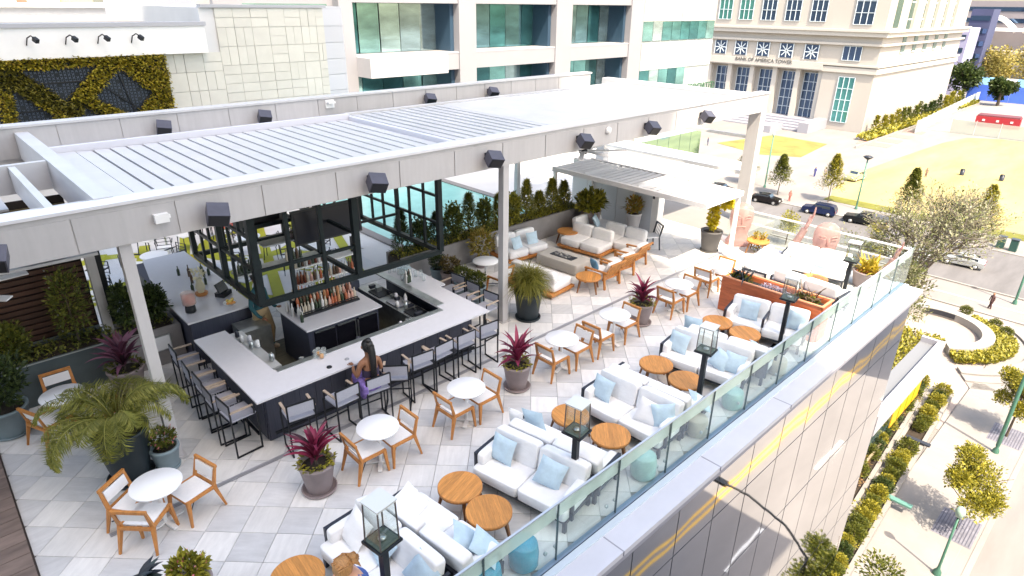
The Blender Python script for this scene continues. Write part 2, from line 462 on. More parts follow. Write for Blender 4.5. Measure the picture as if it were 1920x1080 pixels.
# ---------------- rooftop building ----------------
DECKX0, DECKX1, DECKY0 = -12, 19.3, 3.95
BODY = mat('building_core', (.10, .11, .12), .7, var=.1)
mb = MB(); mb.bx(DECKX0, 18.9, 4.05, 30, G, -.5)
tw = thing('podium_building', 'podium building under the roof terrace with mirror glass facade', 'building')
mb.build('wall', BODY, tw)
mb = MB(); mb.bx(18.9, 19.05, 4.0, 30, G, -.5); mb.build('end_wall', mat('grey_panel', (.33, .34, .36), .4, .3), tw)
MIRR = mirrormat('mirror_facade_glass', (.82, .82, .84), .03, 1.0, .0035, .6)
MULL = mat('dark_mullion', (.05, .055, .065), .4, .5)
xs = [1.2 + 1.267 * i for i in range(15)]
zs = [-.28, -1.45, -3.6, -6.3, -7.5, -9.6, -12.3, -13.5, -15.6, -18.3, -21]
pane_me = {}
for i in range(len(xs) - 1):
    for j in range(len(zs) - 1):
        w = 1.267 - .03; h = zs[j] - zs[j + 1] - .03
        key = round(h, 2)
        if key not in pane_me: pane_me[key] = MB().box((0, 0, 0), (w, .02, h)).mesh('pane', MIRR)
        obj('pane', pane_me[key], tw, ((xs[i] + xs[i + 1]) / 2, 3.85, (zs[j] + zs[j + 1]) / 2), (rnd(-.0013, .0013), 0, rnd(-.0013, .0013)))
mv = MB().box((0, 0, 0), (.035, .07, 20.7)).mesh('mullion', MULL)
for x in xs: obj('mullion', mv, tw, (x, 3.89, -10.65))
mh = MB().box((0, 0, 0), (17.8, .07, .035)).mesh('transom', MULL)
for z in zs[1:-1]: obj('transom', mh, tw, (10.1, 3.892, z))
# parapet coping
cp = thing('parapet', 'long lavender grey metal coping along the terrace edge', 'parapet')
mb = MB(); mb.bx(-12, 19.3, 3.72, 4.2, -.10, .0); mb.build('coping', COPING, cp)
mb = MB(); mb.bx(-12, 19.3, 3.78, 3.84, -.3, -.10); mb.bx(-12, 19.3, 3.84, 4.2, -.34, -.1); mb.build('fascia', mat('coping_dark_lip', (.30, .30, .36), .5, .2), cp)  # lip below is darker than the coping
mb = MB(); mb.bx(-12, 19.3, 4.10, 4.20, .0, .035); mb.build('ledge', mat('pale_ledge', (.50, .58, .66), .4), cp)
mb = MB()
for i in range(8): mb.bx(.5 + i * 2.66, .52 + i * 2.66, 3.71, 4.09, -.08, .003)
mb.build('joint', mat('joint_grey', (.28, .28, .33), .6), cp)
mb = MB(); mb.bx(18.9, 19.3, 4.2, 9.6, -.3, .0); mb.build('end_coping', COPING, cp)

# deck: slab and 45 degree square tiles
mb = MB(); mb.bx(DECKX0, 19.3, 4.2, 30, -.5, -.035)
deck = struct('terrace_floor', mb, mat('floor_slab', (.30, .29, .30), .9))
TILE_L = mat('tile_pale_stone', (.74, .725, .705), .55, dirt=.13, var=.10, vscale=2.2, stretch=(1, 5, 1), rnd=.07, bump=.05, bscale=20)
TILE_D = mat('tile_grey_stone', (.63, .625, .625), .55, dirt=.16, var=.12, vscale=2.2, stretch=(1, 5, 1), rnd=.10, bump=.05, bscale=20)
TS = .53
q = math.sqrt(.5)
tl = [MB().box((0, 0, 0), (TS - .008, TS - .008, .03)).mesh('tile', t) for t in (TILE_L, TILE_D)]
cand = []
for a in range(-40, 70):
    for b in range(-60, 60):
        s_ = 8.5 + TS * (a + .5); t_ = 1.95 + TS * (b + .5)
        x, y = (s_ - t_) * q, (s_ + t_) * q
        if x < -.05 - .3 or x > 19.3 or y < 4.2 or y > 14.6: continue
        corner = any(not (-.27 < x + dx < 19.3 and 4.21 < y + dy < 17.3) for dx, dy in ((.37, 0), (-.37, 0), (0, .37), (0, -.37)))
        cand.append((x * x + y * y, x, y, (a + b) % 2 if random.random() < .93 else random.randint(0, 1), corner))
cand.sort()
stuffm = MB(); n_ind = 0
for _, x, y, k, corner in cand:
    z = -.02 + rnd(-.001, .001)
    visible = not (y > 9.3 and 3.2 < x < 8.1)
    if n_ind < 290 and not corner and visible and x > -.2:
        obj('tile', tl[k], deck, (x, y, z), (0, 0, -PI / 4 if k else PI / 4)); n_ind += 1
    else:
        stuffm.cm = k
        if corner:
            pts = [(x + .37, y), (x, y + .37), (x - .37, y), (x, y - .37)]
            def clip(P_, f, g):
                out = []
                for i in range(len(P_)):
                    p0, p1 = P_[i], P_[(i + 1) % len(P_)]; a0, a1 = f(p0), f(p1)
                    if a0 >= 0: out.append(p0)
                    if (a0 >= 0) != (a1 >= 0):
                        t = a0 / (a0 - a1); out.append((p0[0] + (p1[0] - p0[0]) * t, p0[1] + (p1[1] - p0[1]) * t))
                return out
            for f in (lambda p: p[0] + .265, lambda p: 19.295 - p[0], lambda p: p[1] - 4.21, lambda p: 17.3 - p[1]):
                pts = clip(pts, f, None)
                if not pts: break
            if len(pts) > 2: stuffm.prism(pts, -.035, -.006)
        else:
            stuffm.box((x, y, z), (TS - .008, TS - .008, .03), RZ(PI / 4))
o = stuffm.build('tile_field', [TILE_L, TILE_D], deck); o['kind'] = 'stuff'
# the floor behind the bar and beyond
mb = MB(); mb.bx(3.7, 7.45, 9.95, 12.9, -.004, .006)
struct('bar_mat', mb, mat('olive_rubber_mat', (.13, .12, .085), .8, var=.3, vscale=2, stretch=(1, 14, 1)))
mb = MB(); mb.bx(-12, -.27, 4.2, 13.2, -.03, .0)
brown = struct('boardwalk', mb, mat('dark_slab', (.06, .045, .04), .9))
BROWN = mat('weathered_brown_board', (.185, .135, .115), .75, var=.35, vscale=1.6, stretch=(1, 4, 1), rnd=.14, bump=.2, bscale=14)
bme = MB().box((0, 0, 0), (2.1, .29, .03)).mesh('board', BROWN)
for i in range(28):
    for k in range(2):
        obj('board', bme, brown, (-1.34 - k * 2.11, 5.0 + i * .3, .016))
mb = MB(); mb.bx(.6, 19, 8.96, 9.02, .0, .004); mb.bx(.6, 19, 8.93, 8.95, .0, .003)
struct('slot_drain', mb, mat('drain_slot', (.38, .38, .41), .5, .4))
# lime and white patterned dining floor
mb = MB(); mb.bx(-2, 9.2, 14.35, 24, -.03, .004)
struct('dining_floor', mb, mat('pale_dining_floor', (.55, .55, .56), .6, var=.06))
LIME = mat('lime_floor_band', (.30, .31, .015), .7, var=.12, vscale=4)
def arc_band(mb, cx, cy, r, w, a0, a1, z, n=18):
    vs = []
    for i in range(n + 1):
        a = R(a0 + (a1 - a0) * i / n)
        vs += [(cx + (r - w / 2) * math.cos(a), cy + (r - w / 2) * math.sin(a), z), (cx + (r + w / 2) * math.cos(a), cy + (r + w / 2) * math.sin(a), z)]
    mb.add(vs, [(2 * i, 2 * i + 1, 2 * i + 3, 2 * i + 2) for i in range(n)])
mb = MB()
for (cx, cy, r, a0, a1) in ((2.6, 16.6, 1.3, 0, 360), (5.0, 18.2, 1.4, 20, 320), (3.2, 19.9, 1.3, 0, 360), (6.6, 15.9, 1.1, 0, 360), (7.2, 19.6, 1.4, 60, 360), (1.0, 18.6, 1.2, 0, 360)):
    arc_band(mb, cx, cy, r, .42, a0, a1, .010 + .003 * (cx % 1))
for i in range(7):
    mb.bar((1.2 + i * 1.2, 15, .018 + i * .002), (3.4 + i * 1.2, 21.5, .018 + i * .002), .3, .002)
struct('floor_pattern', mb, LIME)
# pool with pale surround
mb = MB(); mb.bx(9.2, 30, 14.0, 30, -.03, .0)
struct('pool_deck', mb, mat('pool_surround', (.62, .61, .60), .6, var=.06, vscale=1))
mb = MB(); mb.bx(10.6, 16.4, 15.2, 23.5, .0, .012)
pool = struct('pool_water', mb, mat('pool_water', (.27, .62, .59), .12, var=.1, vscale=1.5, bump=.35, bscale=3))
mb = MB(); mb.bx(10.3, 10.6, 14.9, 23.8, 0, .06); mb.bx(16.4, 16.7, 14.9, 23.8, 0, .06); mb.bx(10.6, 16.4, 14.9, 15.2, 0, .06); mb.bx(10.6, 16.4, 23.5, 23.8, 0, .06)
struct('pool_coping', mb, CONC)

# ---------------- glass railings ----------------
FROST = glassmat('frosted_rail_band', (.95, .97, .95), .3, .1, .5)
RAILM = mat('brushed_rail', (.62, .64, .66), .3, .7)
rail = thing('glass_railing', 'long clear glass balustrade with pale top band along the street side', 'railing')
pm = MB().box((0, 0, 0), (1.30, .014, 1.02)).mesh('glass_panel', GLASSR)
bm2 = MB().box((0, 0, 0), (1.30, .012, .24)).mesh('top_band', FROST)
for i in range(15):
    x = -.37 + 1.325 * i
    x += .72
    obj('glass_panel', pm, rail, (x, 4.26, .54)); obj('top_band', bm2, rail, (x, 4.285, .90))
    for dx in (-.45, .45):
        pass
jm = MB().box((0, 0, 0), (.012, .03, 1.04)).mesh('panel_joint', mat('glass_edge_dark', (.06, .10, .11), .3))
for i in range(15): obj('panel_joint', jm, rail, (.35 + .665 + 1.325 * i - 1.325 + .0, 4.262, .53))
mb = MB(); mb.bx(-.4, 19.3, 4.245, 4.275, 1.052, 1.072); mb.build('top_rail', RAILM, rail)
mb = MB(); mb.bx(-.4, 19.3, 4.22, 4.30, .0, .03); mb.build('base_channel', mat('blue_grey_channel', (.22, .30, .40), .4, .4), rail)
clampm = MB().lathe([(.001, 0), (.03, .0), (.03, .03), (.001, .03)], 10).mesh('clamp', STEEL)
for i in range(14):
    for z in (.22, .78):
        obj('clamp', clampm, rail, (1.05 + 1.325 * i, 4.30, z), (R(-90), 0, 0))
        obj('clamp', clampm, rail, (.85 + 1.325 * i, 4.30, z), (R(-90), 0, 0))
rail2 = thing('glass_railing', 'clear glass balustrade with white rails across the far end of the terrace', 'railing')
pm2 = MB().box((0, 0, 0), (.014, 1.30, 1.0)).mesh('glass_panel', GLASSR)
for i in range(4): obj('glass_panel', pm2, rail2, (19.2, 5.02 + 1.33 * i, .53))
mb = MB(); mb.bx(19.17, 19.23, 4.3, 9.6, 1.04, 1.08); mb.build('top_rail', WHITE, rail2)
mb = MB(); mb.bx(19.12, 19.16, 4.3, 9.6, .66, .70); mb.build('mid_rail', WHITE, rail2)

# ---------------- main pergola ----------------
pg = thing('pergola', 'large grey steel pergola with white louvred roof over the bar', 'pergola')
PX0, PX1 = -3.96, 21.4
YF, YB = 10.03, 16.95
ZB, ZT = 3.86, 4.45
mb = MB(); mb.bx(PX0, PX1, YF + .012, YF + .30, ZB, ZT - .002); mb.build('front_beam', PERG, pg)
PANL = mat('pergola_panel', (.475, .462, .468), .45, var=.07, vscale=1.4, stretch=(5, 5, .5), rnd=.035, dirt=.08)
pnl = MB().box((0, 0, 0), (1.30, .016, .50)).mesh('panel', PANL)
for i in range(19):
    x = 1.33 + 1.325 * (i - 4)
    if x + 1.3 > PX1 + .1: break
    obj('panel', pnl, pg, (x + .6625, YF + .002, ZB + .26))
mb = MB(); mb.bx(PX0, PX1 + .02, YF - .03, YF + .33, ZT, ZT + .045); mb.build('cap_flashing', mat('pale_flashing', (.70, .70, .74), .35, .2), pg)
mb = MB(); mb.bx(PX0, PX1, YF + .33, YF + .9, ZT - .16, ZT - .08); mb.bx(PX0, PX1, YF + .9, YF + 1.15, ZT - .25, ZT - .17); mb.build('gutter', PERGW, pg)
mb = MB(); mb.bx(PX0, 20.4, YB, YB + .3, ZB, ZT + .148); mb.build('rear_beam', PERG, pg)
pn2 = MB().box((0, 0, 0), (1.215, .016, .62)).mesh('panel', PANL)
for i in range(19):
    x = 2.48 - 5 * 1.235 + 1.235 * i
    if x + 1.2 > 20.4: break
    obj('panel', pn2, pg, (x + .6175, YB - .01, ZT - .17))
mb = MB(); mb.bx(PX0, 20.43, YB - .05, YB + .33, ZT + .15, ZT + .2); mb.build('rear_flashing', PERGW, pg)
# roof louvres
LZ = 4.2
lv = MB().box((0, 0, 0), (.272, 4.22, .03)).mesh('louvre', PERGW)
MB().bx(2.46, 8.75, 11.22, 15.5, LZ - .05, LZ - .04).build('louvre_backing', mat('grey_louvre_backing', (.62, .62, .64), .6), pg)  # added sheet that greys the louvre gaps in place of overlap shade
x = 2.62; n = 0
while x < 8.75:
    obj('louvre', lv, pg, (x, 13.38, LZ + .015), (0, R(2.5), 0)); x += .3105; n += 1
mb = MB(); mb.bx(1.98, 8.8, 15.52, 15.66, LZ - .05, LZ + .16); mb.bx(8.76, 8.90, 11.2, 15.62, LZ - .05, LZ + .10); mb.build('louvre_frame', mat('lavender_frame', (.60, .60, .66), .45), pg)
mb = MB(); mb.bx(1.98, 2.46, 11.2, 15.5, LZ - .03, LZ + .05); mb.bx(1.98, 8.75, 15.66, YB - .02, LZ - .22, LZ - .18); mb.build('roof_panel', PERGW, pg)
# second half, more open louvres
lv2 = MB().box((0, 0, 0), (.268, 4.6, .03)).mesh('louvre', PERGW)
MB().bx(8.95, 12.2, 11.25, 15.7, LZ - .02, LZ - .01).build('louvre_backing', MATS['grey_louvre_backing'], pg)  # same added backing behind the gaps of the second half
x = 9.15; k = 0
while x < 20.9:
    ang = 4 if x < 12.2 else -6
    obj('louvre', lv2, pg, (x, 13.5, LZ + .06), (0, R(ang), 0)); x += .3105; k += 1
mb = MB(); mb.bx(8.92, 21.0, 15.85, 15.98, LZ - .04, LZ + .12); mb.build('louvre_rail', PERGW, pg)
brk = MB().box((0, 0, 0), (.12, .12, .1)).mesh('bracket', mat('bracket_grey', (.45, .44, .46), .5))
for i in range(18): obj('bracket', brk, pg, (9.4 + i * .66, 16.06, LZ + .02))
mb = MB(); mb.bx(20.95, 21.35, YF + .31, 16.8, ZB + .3, ZT - .03); mb.build('end_beam', PERGW, pg)
# open left bay
mb = MB(); mb.bx(1.72, 1.96, YF + .32, YB - .02, ZB + .1, ZT + .06); mb.build('cross_beam', PERGW, pg)
mb = MB(); mb.bx(PX0, 1.70, 13.55, 13.67, ZB + .15, ZT + .05); mb.build('cross_beam', PERGW, pg)
for xx in (1.2, -.6, -2.4):
    mb = MB(); mb.bx(xx - .05, xx + .05, YF + .32, 13.54, ZB + .2, ZT + .03); mb.build('rafter', PERGW, pg)
mb = MB(); mb.bx(-3.9, 1.6, 10.35, 11.9, LZ - .5, LZ - .46); mb.bx(-3.9, 1.0, 13.7, 15.9, LZ - .5, LZ - .46); mb.build('roof_panel', PERGW, pg)
mb = MB(); mb.bar((.95, 11.0, 4.1), (1.62, 12.9, 3.4), .5, .03); mb.build('tilted_panel', mat('tilted_panel_grey', (.42, .42, .48), .5), pg)
# columns
def column(x, y, z0, z1, w=.19, nm='column', M=PERG):
    c_ = MB(); c_.box((0, 0, (z0 + z1) / 2), (w, w, z1 - z0)); c_.box((0, 0, z0 + .01), (w + .1, w + .1, .02)); c_.build(nm, M, pg, (x, y, 0))
for (x, y, z1) in ((1.91, 10.18, ZB), (9.44, 10.16, ZB), (2.04, 14.3, 4.1), (9.44, 16.9, ZB), (16.4, 16.9, ZB)): column(x, y, 0, z1, .165)
MB().bx(21.05, 21.4, YF, YF + .42, 0.2, ZB).build('column', PERG, pg); MB().bx(21.05, 21.4, 16.55, YB, .2, ZB + .3).build('column', PERGW, pg)
mb = MB(); mb.bx(21.15, 21.27, YF + .42, 16.55, 2.92, 3.02); mb.build('tie_bar', WHITE, pg)
mb = MB(); mb.bx(21.15, 21.27, YF + .42, 16.55, 1.66, 1.78); mb.build('tie_bar', WHITE, pg)
mb = MB(); mb.bx(19.3, 22.2, 9.4, 30, -.5, -.02); struct('terrace_end', mb, CONC)

# speakers on the beams
SPK = mat('speaker_box', (.065, .065, .09), .5, var=.15, vscale=6)
def make_speaker():
    t = thing('speaker', 'x', 'speaker')
    rot = RX(R(34)) @ RZ(R(-16))
    MB().box((0, -.24, 0), (.31, .27, .24), rot).build('cabinet', SPK, t)
    MB().box(rot @ Vector((0, -.14, 0)) + Vector((0, -.24, 0)), (.28, .012, .21), rot).build('grille', BLACK, t)
    mb = MB(); mb.box((0, -.01, .02), (.12, .02, .16)); mb.bar((0, -.01, .05), (0, -.16, .05), .04); mb.build('bracket', BLACK, t)
    return t
spk = Proto(make_speaker())
slab = ['at the left end of the front beam, cut by the frame', 'on the front beam beside the small white box', 'on the front beam above the hanging steel frame', 'on the front beam just left of the middle column',
        'on the front beam right above the planted shrubs', 'on the front beam next to the small round white box', 'on the front beam nearest its right end']
for i, (x, z) in enumerate(((.40, 4.12), (3.16, 4.12), (5.98, 4.12), (8.82, 4.13), (11.72, 4.13), (14.45, 4.13), (17.18, 4.14))):
    spk.place((x, YF - .01, z), 0, 'dark box speaker ' + slab[i], 'speakers on the pergola beams')
rl = ['near the green wall', 'in front of the pale tiled wall', 'below the left building ledge', 'nearest the right end']
for i, x in enumerate((4.55, 7.0, 12.35, 15.0)):
    spk.place((x, YB - .02, 4.32), R(0), 'dark box speaker on the rear pergola beam ' + rl[i], 'speakers on the pergola beams')
wb = MB(); wb.box((0, -.05, 0), (.19, .09, .13)); wb.box((.11, -.04, .01), (.03, .05, .05))
tag(wb.build('junction_box', WHITE, None, (2.43, YF - .006, 4.17)), 'small white box on the front beam above the left column', 'junction box')
wb = MB(); wb.lathe([(.001, 0), (.09, 0), (.09, .06), (.001, .065)], 18)
tag(wb.build('round_fixture', WHITE, None, (12.85, YF - .004, 4.22), (R(90), 0, 0)), 'small round white fixture on the front beam', 'light fixture')
wb = MB(); wb.box((0, 0, 0), (.26, .05, .22)); wb.box((0, -.09, .05), (.2, .16, .05))
tag(wb.build('bracket_box', WHITE, None, (9.0, YB - .04, 4.45)), 'white bracket box on the rear beam', 'light fixture')
# ceiling fans
def make_fan():
    t = thing('ceiling_fan', 'x', 'fan')
    MB().tube([(0, 0, 0), (0, 0, .5)], .02, 8).build('rod', WHITE, t)
    MB().lathe([(.001, -.09), (.10, -.08), (.13, 0), (.08, .06), (.02, .08)], 16).build('motor', BLACK, t)
    bl = MB(); bl.box((.62, 0, 0), (1.1, .13, .015), RX(R(10))); me = bl.mesh('blade', WHITE)
    for k in range(7): obj('blade', me, t, (0, 0, 0), (0, 0, 2 * PI * k / 7))
    return t
fan = Proto(make_fan())
fan.place((13.0, 10.9, 3.55), .2, 'white seven bladed ceiling fan under the right half of the pergola', 'ceiling fans')
fan.place((-.35, 11.35, 3.3), .1, 'white ceiling fan at the left edge of the frame in front of the slatted wall', 'ceiling fans')

# ---------------- second pergola and kitchen wall ----------------
p2 = thing('small_pergola', 'low white louvred pergola at the far end of the terrace', 'pergola')
mb = MB(); mb.bx(15.5, 15.62, 8.5, 14.3, 1.98, 2.12); mb.bx(17.46, 17.58, 8.5, 14.3, 1.98, 2.12); mb.bx(15.62, 17.46, 8.5, 8.62, 1.98, 2.1); mb.bx(15.62, 17.46, 14.18, 14.3, 1.98, 2.1); mb.build('frame', mat('pale_frame', (.70, .68, .68), .5), p2)
l3 = MB().box((0, 0, 0), (1.82, .13, .02)).mesh('louvre', PERGW)
for i in range(24): obj('louvre', l3, p2, (16.54, 8.76 + i * .233, 2.09), (R(14 if i % 9 else 50), 0, 0))
for (x, y) in ((15.56, 14.2), (17.5, 8.6), (17.5, 14.2)):
    MB().box((0, 0, 1.0), (.1, .1, 1.96)).build('post', WHITE, p2, (x, y, 0))
MB().bx(15.64, 17.44, 8.64, 14.16, 2.02, 2.03).build('gap_backing', mat('dark_gap_backing', (.16, .16, .19), .6), p2)  # added sheet, dark so the gaps between the louvres stand out
t = thing('kitchen_wall', 'white panelled wall with a door under the small pergola', 'wall')
mb = MB(); mb.bx(17.62, 17.95, 11.4, 15.2, 0, 1.95); mb.build('wall', mat('warm_white_wall', (.82, .80, .78), .6, var=.05), t)
MB().bx(17.60, 17.64, 11.65, 12.35, 0, 1.85).build('door', mat('pale_grey_door', (.52, .55, .60), .5), t)
MB().bx(17.585, 17.60, 11.55, 11.62, 1.2, 1.6).build('control_panel', CHAR, t)
MB().bx(17.57, 17.62, 12.9, 13.6, 1.55, 1.60).build('shelf', STEEL, t)
for i in range(4):
    MB().bx(17.605, 17.62, 12.45 + i * .68, 13.09 + i * .68, .05, 1.9).build('panel', mat('white_panel', (.78, .77, .76), .5), t)
# ---------------- left building with living wall ----------------
lb = thing('event_building', 'white building with a living green wall and stone tiled side behind the pergola', 'building')
LY = 24.0
mb = MB(); mb.bx(-8, 8.35, LY + .1, LY + 9, -.4, 6.25); mb.bx(8.35, 12.9, LY + .06, LY + 9, -.4, 6.85)
mb.build('wall', mat('off_white_render', (.62, .62, .63), .7, var=.06, vscale=.6), lb)
mb = MB(); mb.bx(-8, 8.35, LY - .25, LY + .1, 5.45, 6.3); mb.build('fascia', WHITE, lb)
mb = MB(); mb.bx(-8, 8.4, LY - .3, LY + .2, 6.3, 6.42); mb.bx(8.4, 13.0, LY - .04, LY + .3, 6.85, 6.95); mb.build('roof_edge', mat('grey_roof_edge', (.40, .41, .45), .5), lb)
mb = MB(); mb.bx(-8, 12.9, LY + .3, LY + 9, 6.2, 6.26); mb.build('roof', CONCP, lb)
STONE = mat('limestone_tile', (.62, .61, .56), .8, var=.06, vscale=2, rnd=.05)
random.seed(5)
# limestone tiles, laid as a basket of long and short pieces
tms = {}
def stone(x, z, w, h):
    key = (round(w, 3), round(h, 3))
    if key not in tms: tms[key] = MB().box((0, 0, 0), (w - .012, .04, h - .012)).mesh('stone_tile', STONE)
    obj('stone_tile', tms[key], lb, (x + w / 2, LY + .03 + rnd(-.008, .008), z + h / 2))
c = .62
ix = 0; x = 6.98
while x < 12.85:
    z = 6.84 if x > 8.3 else 5.44
    while z > 3.2:
        k = random.random(); hh = min(c, z - 3.1); ww = min(c, 12.88 - x)
        if ww > .3 and hh > .3:
            if k < .4: stone(x, z - hh, ww, hh / 2); stone(x, z - hh / 2, ww, hh / 2)
            elif k < .75: stone(x, z - hh, ww / 2, hh); stone(x + ww / 2, z - hh, ww / 2, hh)
            else: stone(x, z - hh, ww, hh)
        z -= c
    x += c
# living wall
gp = MB(); gp.bx(2.2, 6.97, LY - .12, LY + .1, 2.6, 5.44); gp.build('planting_frame', mat('dark_wall_backing', (.010, .016, .02), .7), lb)
POLY = [[(3.0, 5.15), (4.95, 5.19), (3.94, 4.22)], [(5.52, 5.10), (6.36, 4.30), (5.68, 3.58), (4.70, 4.27)], [(2.69, 4.62), (3.50, 3.85), (3.38, 2.8), (2.5, 2.8)], [(4.41, 3.98), (5.0, 3.50), (5.0, 2.8), (3.4, 2.8)]]
def inside(p, poly):
    x, z = p; c_ = False; n = len(poly)
    for i in range(n):
        (x0, z0), (x1, z1) = poly[i], poly[(i + 1) % n]
        if (z0 > z) != (z1 > z) and x < (x1 - x0) * (z - z0) / (z1 - z0) + x0: c_ = not c_
    return c_
WALLG = leafmat('living_wall_leaves', [(.16, .15, .015), (.30, .26, .025), (.48, .38, .04), (.20, .13, .02)])
WALLD = leafmat('dark_living_wall_leaves', [(.08, .08, .012), (.16, .14, .02), (.22, .19, .03)])
g1 = MB(); g2 = MB(); BAND = [(2.2, 5.30), (2.9, 5.2), (5.5, 3.3), (4.6, 3.3), (3.6, 4.0), (2.2, 4.75)]
for _ in range(13500):
    x, z = rnd(2.25, 6.97), rnd(3.2, 5.46)
    if any(inside((x, z), P_) for P_ in POLY): continue
    dk = inside((x, z), BAND)
    (g2 if dk else g1).leaf((x, LY - (.16 if dk else .22) + rnd(-.06, .06), z), (rnd(-1, 1), rnd(-1.2, -.2), rnd(-.8, .8)), (0, -.3, 1), rnd(.06, .13), .065)
g1.build('bright_foliage', WALLG, lb); g2.build('dark_foliage', WALLD, lb)
SCR = mat('patterned_screen', (.10, .13, .19), .4, .5)
sc_ = MB()
for i in range(46):
    for j in range(26):
        px_, pz_ = 2.3 + i * .105, 2.98 + j * .095
        if not any(inside((px_, pz_), P_) for P_ in POLY) or (i % 5 == 0 and j % 3 == 0): continue
        rr_ = RY(R(45)); sc_.box((px_, LY - .135, pz_), (.09, .012, .014), rr_); sc_.box((px_, LY - .135, pz_), (.014, .012, .09), rr_)
o = sc_.build('lattice_screen', SCR, lb); o['kind'] = 'stuff'
for P_ in POLY:
    for i in range(len(P_)):
        a_, b_ = P_[i], P_[(i + 1) % len(P_)]
        if min(a_[1], b_[1]) < 2.9: continue
        MB().bar((a_[0], LY - .17, a_[1]), (b_[0], LY - .17, b_[1]), .05).build('screen_frame', BLACK, lb)
for (a_, b_) in (((5.0, 4.6), (5.9, 3.8)), ((5.5, 5.0), (5.75, 3.7)), ((3.3, 4.75), (4.55, 4.78)), ((2.7, 4.0), (3.3, 4.0))): MB().bar((a_[0], LY - .16, a_[1]), (b_[0], LY - .16, b_[1]), .035).build('screen_frame', BLACK, lb)
def make_spot():
    t = thing('wall_spotlight', 'x', 'spotlight')
    MB().tube([(0, 0, -.22), (0, -.1, -.02), (0, -.28, .05), (0, -.42, -.02)], .018, 6).build('arm', BLACK, t)
    MB().box((0, -.45, -.06), (.10, .16, .12), RX(R(30))).build('lamp_head', BLACK, t)
    return t
sp = Proto(make_spot())
for i, (x, w) in enumerate(((2.35, 'leftmost, half cut by the frame'), (3.32, 'second from the left'), (4.28, 'in the middle of the row'), (5.12, 'second from the right'), (6.05, 'rightmost of the row'))):
    sp.place((x, LY - .26, 6.05), R(25), 'small black arm spotlight above the green wall, ' + w, 'spotlights over the green wall')
mb = MB(); mb.bx(12.9, 13.9, LY + .4, LY + 9, -.4, 6.9)
t = tag(mb.build('stair_tower', mat('pale_grey_cladding', (.52, .53, .57), .5)), 'narrow grey clad block between the tiled wall and the white office building', 'building')
for k in range(7):
    t2 = MB().box((13.4, LY + .385, 6.5 - k * .6), (.98, .02, .58)).build('cladding_panel', mat('cladding_panel_grey', (.55, .56, .60), .5, rnd=.05), t)
# things on the street behind, seen above the roofline
random.seed(11)
for (x, y, w, d, h, c, lb_) in ((16, 90, 22, 14, 27.2, (.62, .60, .60), 'white low building with a long flat roof far behind the green wall'), (44, 82, 26, 18, 27.6, (.70, .68, .66), 'long pale building far behind the tiled wall')):
    t = thing('far_building', lb_, 'building', (x, y, G))
    MB().box((0, 0, h / 2), (w, d, h)).build('wall', mat('far_wall_%d' % x, c, .8, var=.08, vscale=.3) if False else WHITE, t)
    MB().box((0, 0, h + .2), (w + 1, d + 1, .4)).build('roof', WHITE, t)
    wm = MB().box((0, 0, 0), (1.6, .1, 1.4)).mesh('window', BLUEG)
    for i in range(int(w / 3)):
        for j in range(3): obj('window', wm, t, (-w / 2 + 1.8 + i * 3, -d / 2 - .02, h - 2 - j * 3.4))
    for i in range(9):
        MB().box((rnd(-w / 2 + 1, w / 2 - 1), rnd(-d / 2 + 1, d / 2 - 2), h + .9), (rnd(1, 3.2), rnd(1, 2.5), rnd(.8, 1.8))).build('rooftop_unit', mat('unit_tint_%d' % (i % 5), [(.6, .6, .6), (.55, .4, .2), (.2, .35, .55), (.35, .12, .08), (.15, .15, .17)][i % 5], .6), t)
# ---------------- white office building ----------------
hb = thing('office_building', 'white office block with deep square bays and green glass behind the pergola', 'building')
HY = 36.0
STUC = mat('shade_toned_stucco', (.265, .265, .29), .65, var=.05, vscale=.4)  # white stucco darkened in colour to stand in for the shaded front
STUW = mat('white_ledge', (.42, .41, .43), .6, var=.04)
mb = MB(); mb.bx(13.5, 62.2, HY + 3.6, HY + 22, G, 20); mb.build('wall', mat('recess_wall', (.45, .46, .50), .7), hb)
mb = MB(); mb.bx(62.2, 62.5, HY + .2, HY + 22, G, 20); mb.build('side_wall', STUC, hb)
cols = [(20.3, 21.2), (29.2, 30.7), (38.8, 40.6), (48.2, 50.0)]
SP = 4.13
lev = [2.9 - SP * k for k in range(-3, 6)]
for (a, b) in cols:
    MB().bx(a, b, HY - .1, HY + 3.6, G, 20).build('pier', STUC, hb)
bays = [(21.2, 29.2), (30.7, 38.8), (40.6, 48.2)]
random.seed(3)
for bi, (a, b) in enumerate(bays):
    for z in lev:
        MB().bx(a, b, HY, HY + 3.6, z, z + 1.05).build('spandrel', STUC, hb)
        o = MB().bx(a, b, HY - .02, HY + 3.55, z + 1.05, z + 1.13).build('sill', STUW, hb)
    w = (b - a) / 5
    gm = MB().box((0, 0, 0), (w - .05, .05, SP - 1.15)).mesh('window_pane', GREENG)
    for z in lev:
        for k in range(5): obj('window_pane', gm, hb, (a + w * (k + .5), HY + 2.2, z + 1.12 + (SP - 1.15) / 2), (rnd(-.01, .01), 0, rnd(-.05, .05)))
        obj('reveal', MB().bx(-.3, .0, -1.5, 1.5, 0, SP - 1.1).mesh('reveal', mat('dark_blue_reveal', (.05, .10, .16), .3, .4)), hb, (b - .01, HY + 2.0, z + 1.1)) if z > -8 else None
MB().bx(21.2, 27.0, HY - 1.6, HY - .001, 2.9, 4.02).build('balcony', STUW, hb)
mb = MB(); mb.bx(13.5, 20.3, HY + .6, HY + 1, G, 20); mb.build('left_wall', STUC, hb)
for z in lev[:6]:
    MB().bx(15.0, 19.9, HY + .55, HY + .62, z + 1.1, z + SP - .1).build('window_pane', GREENG, hb)
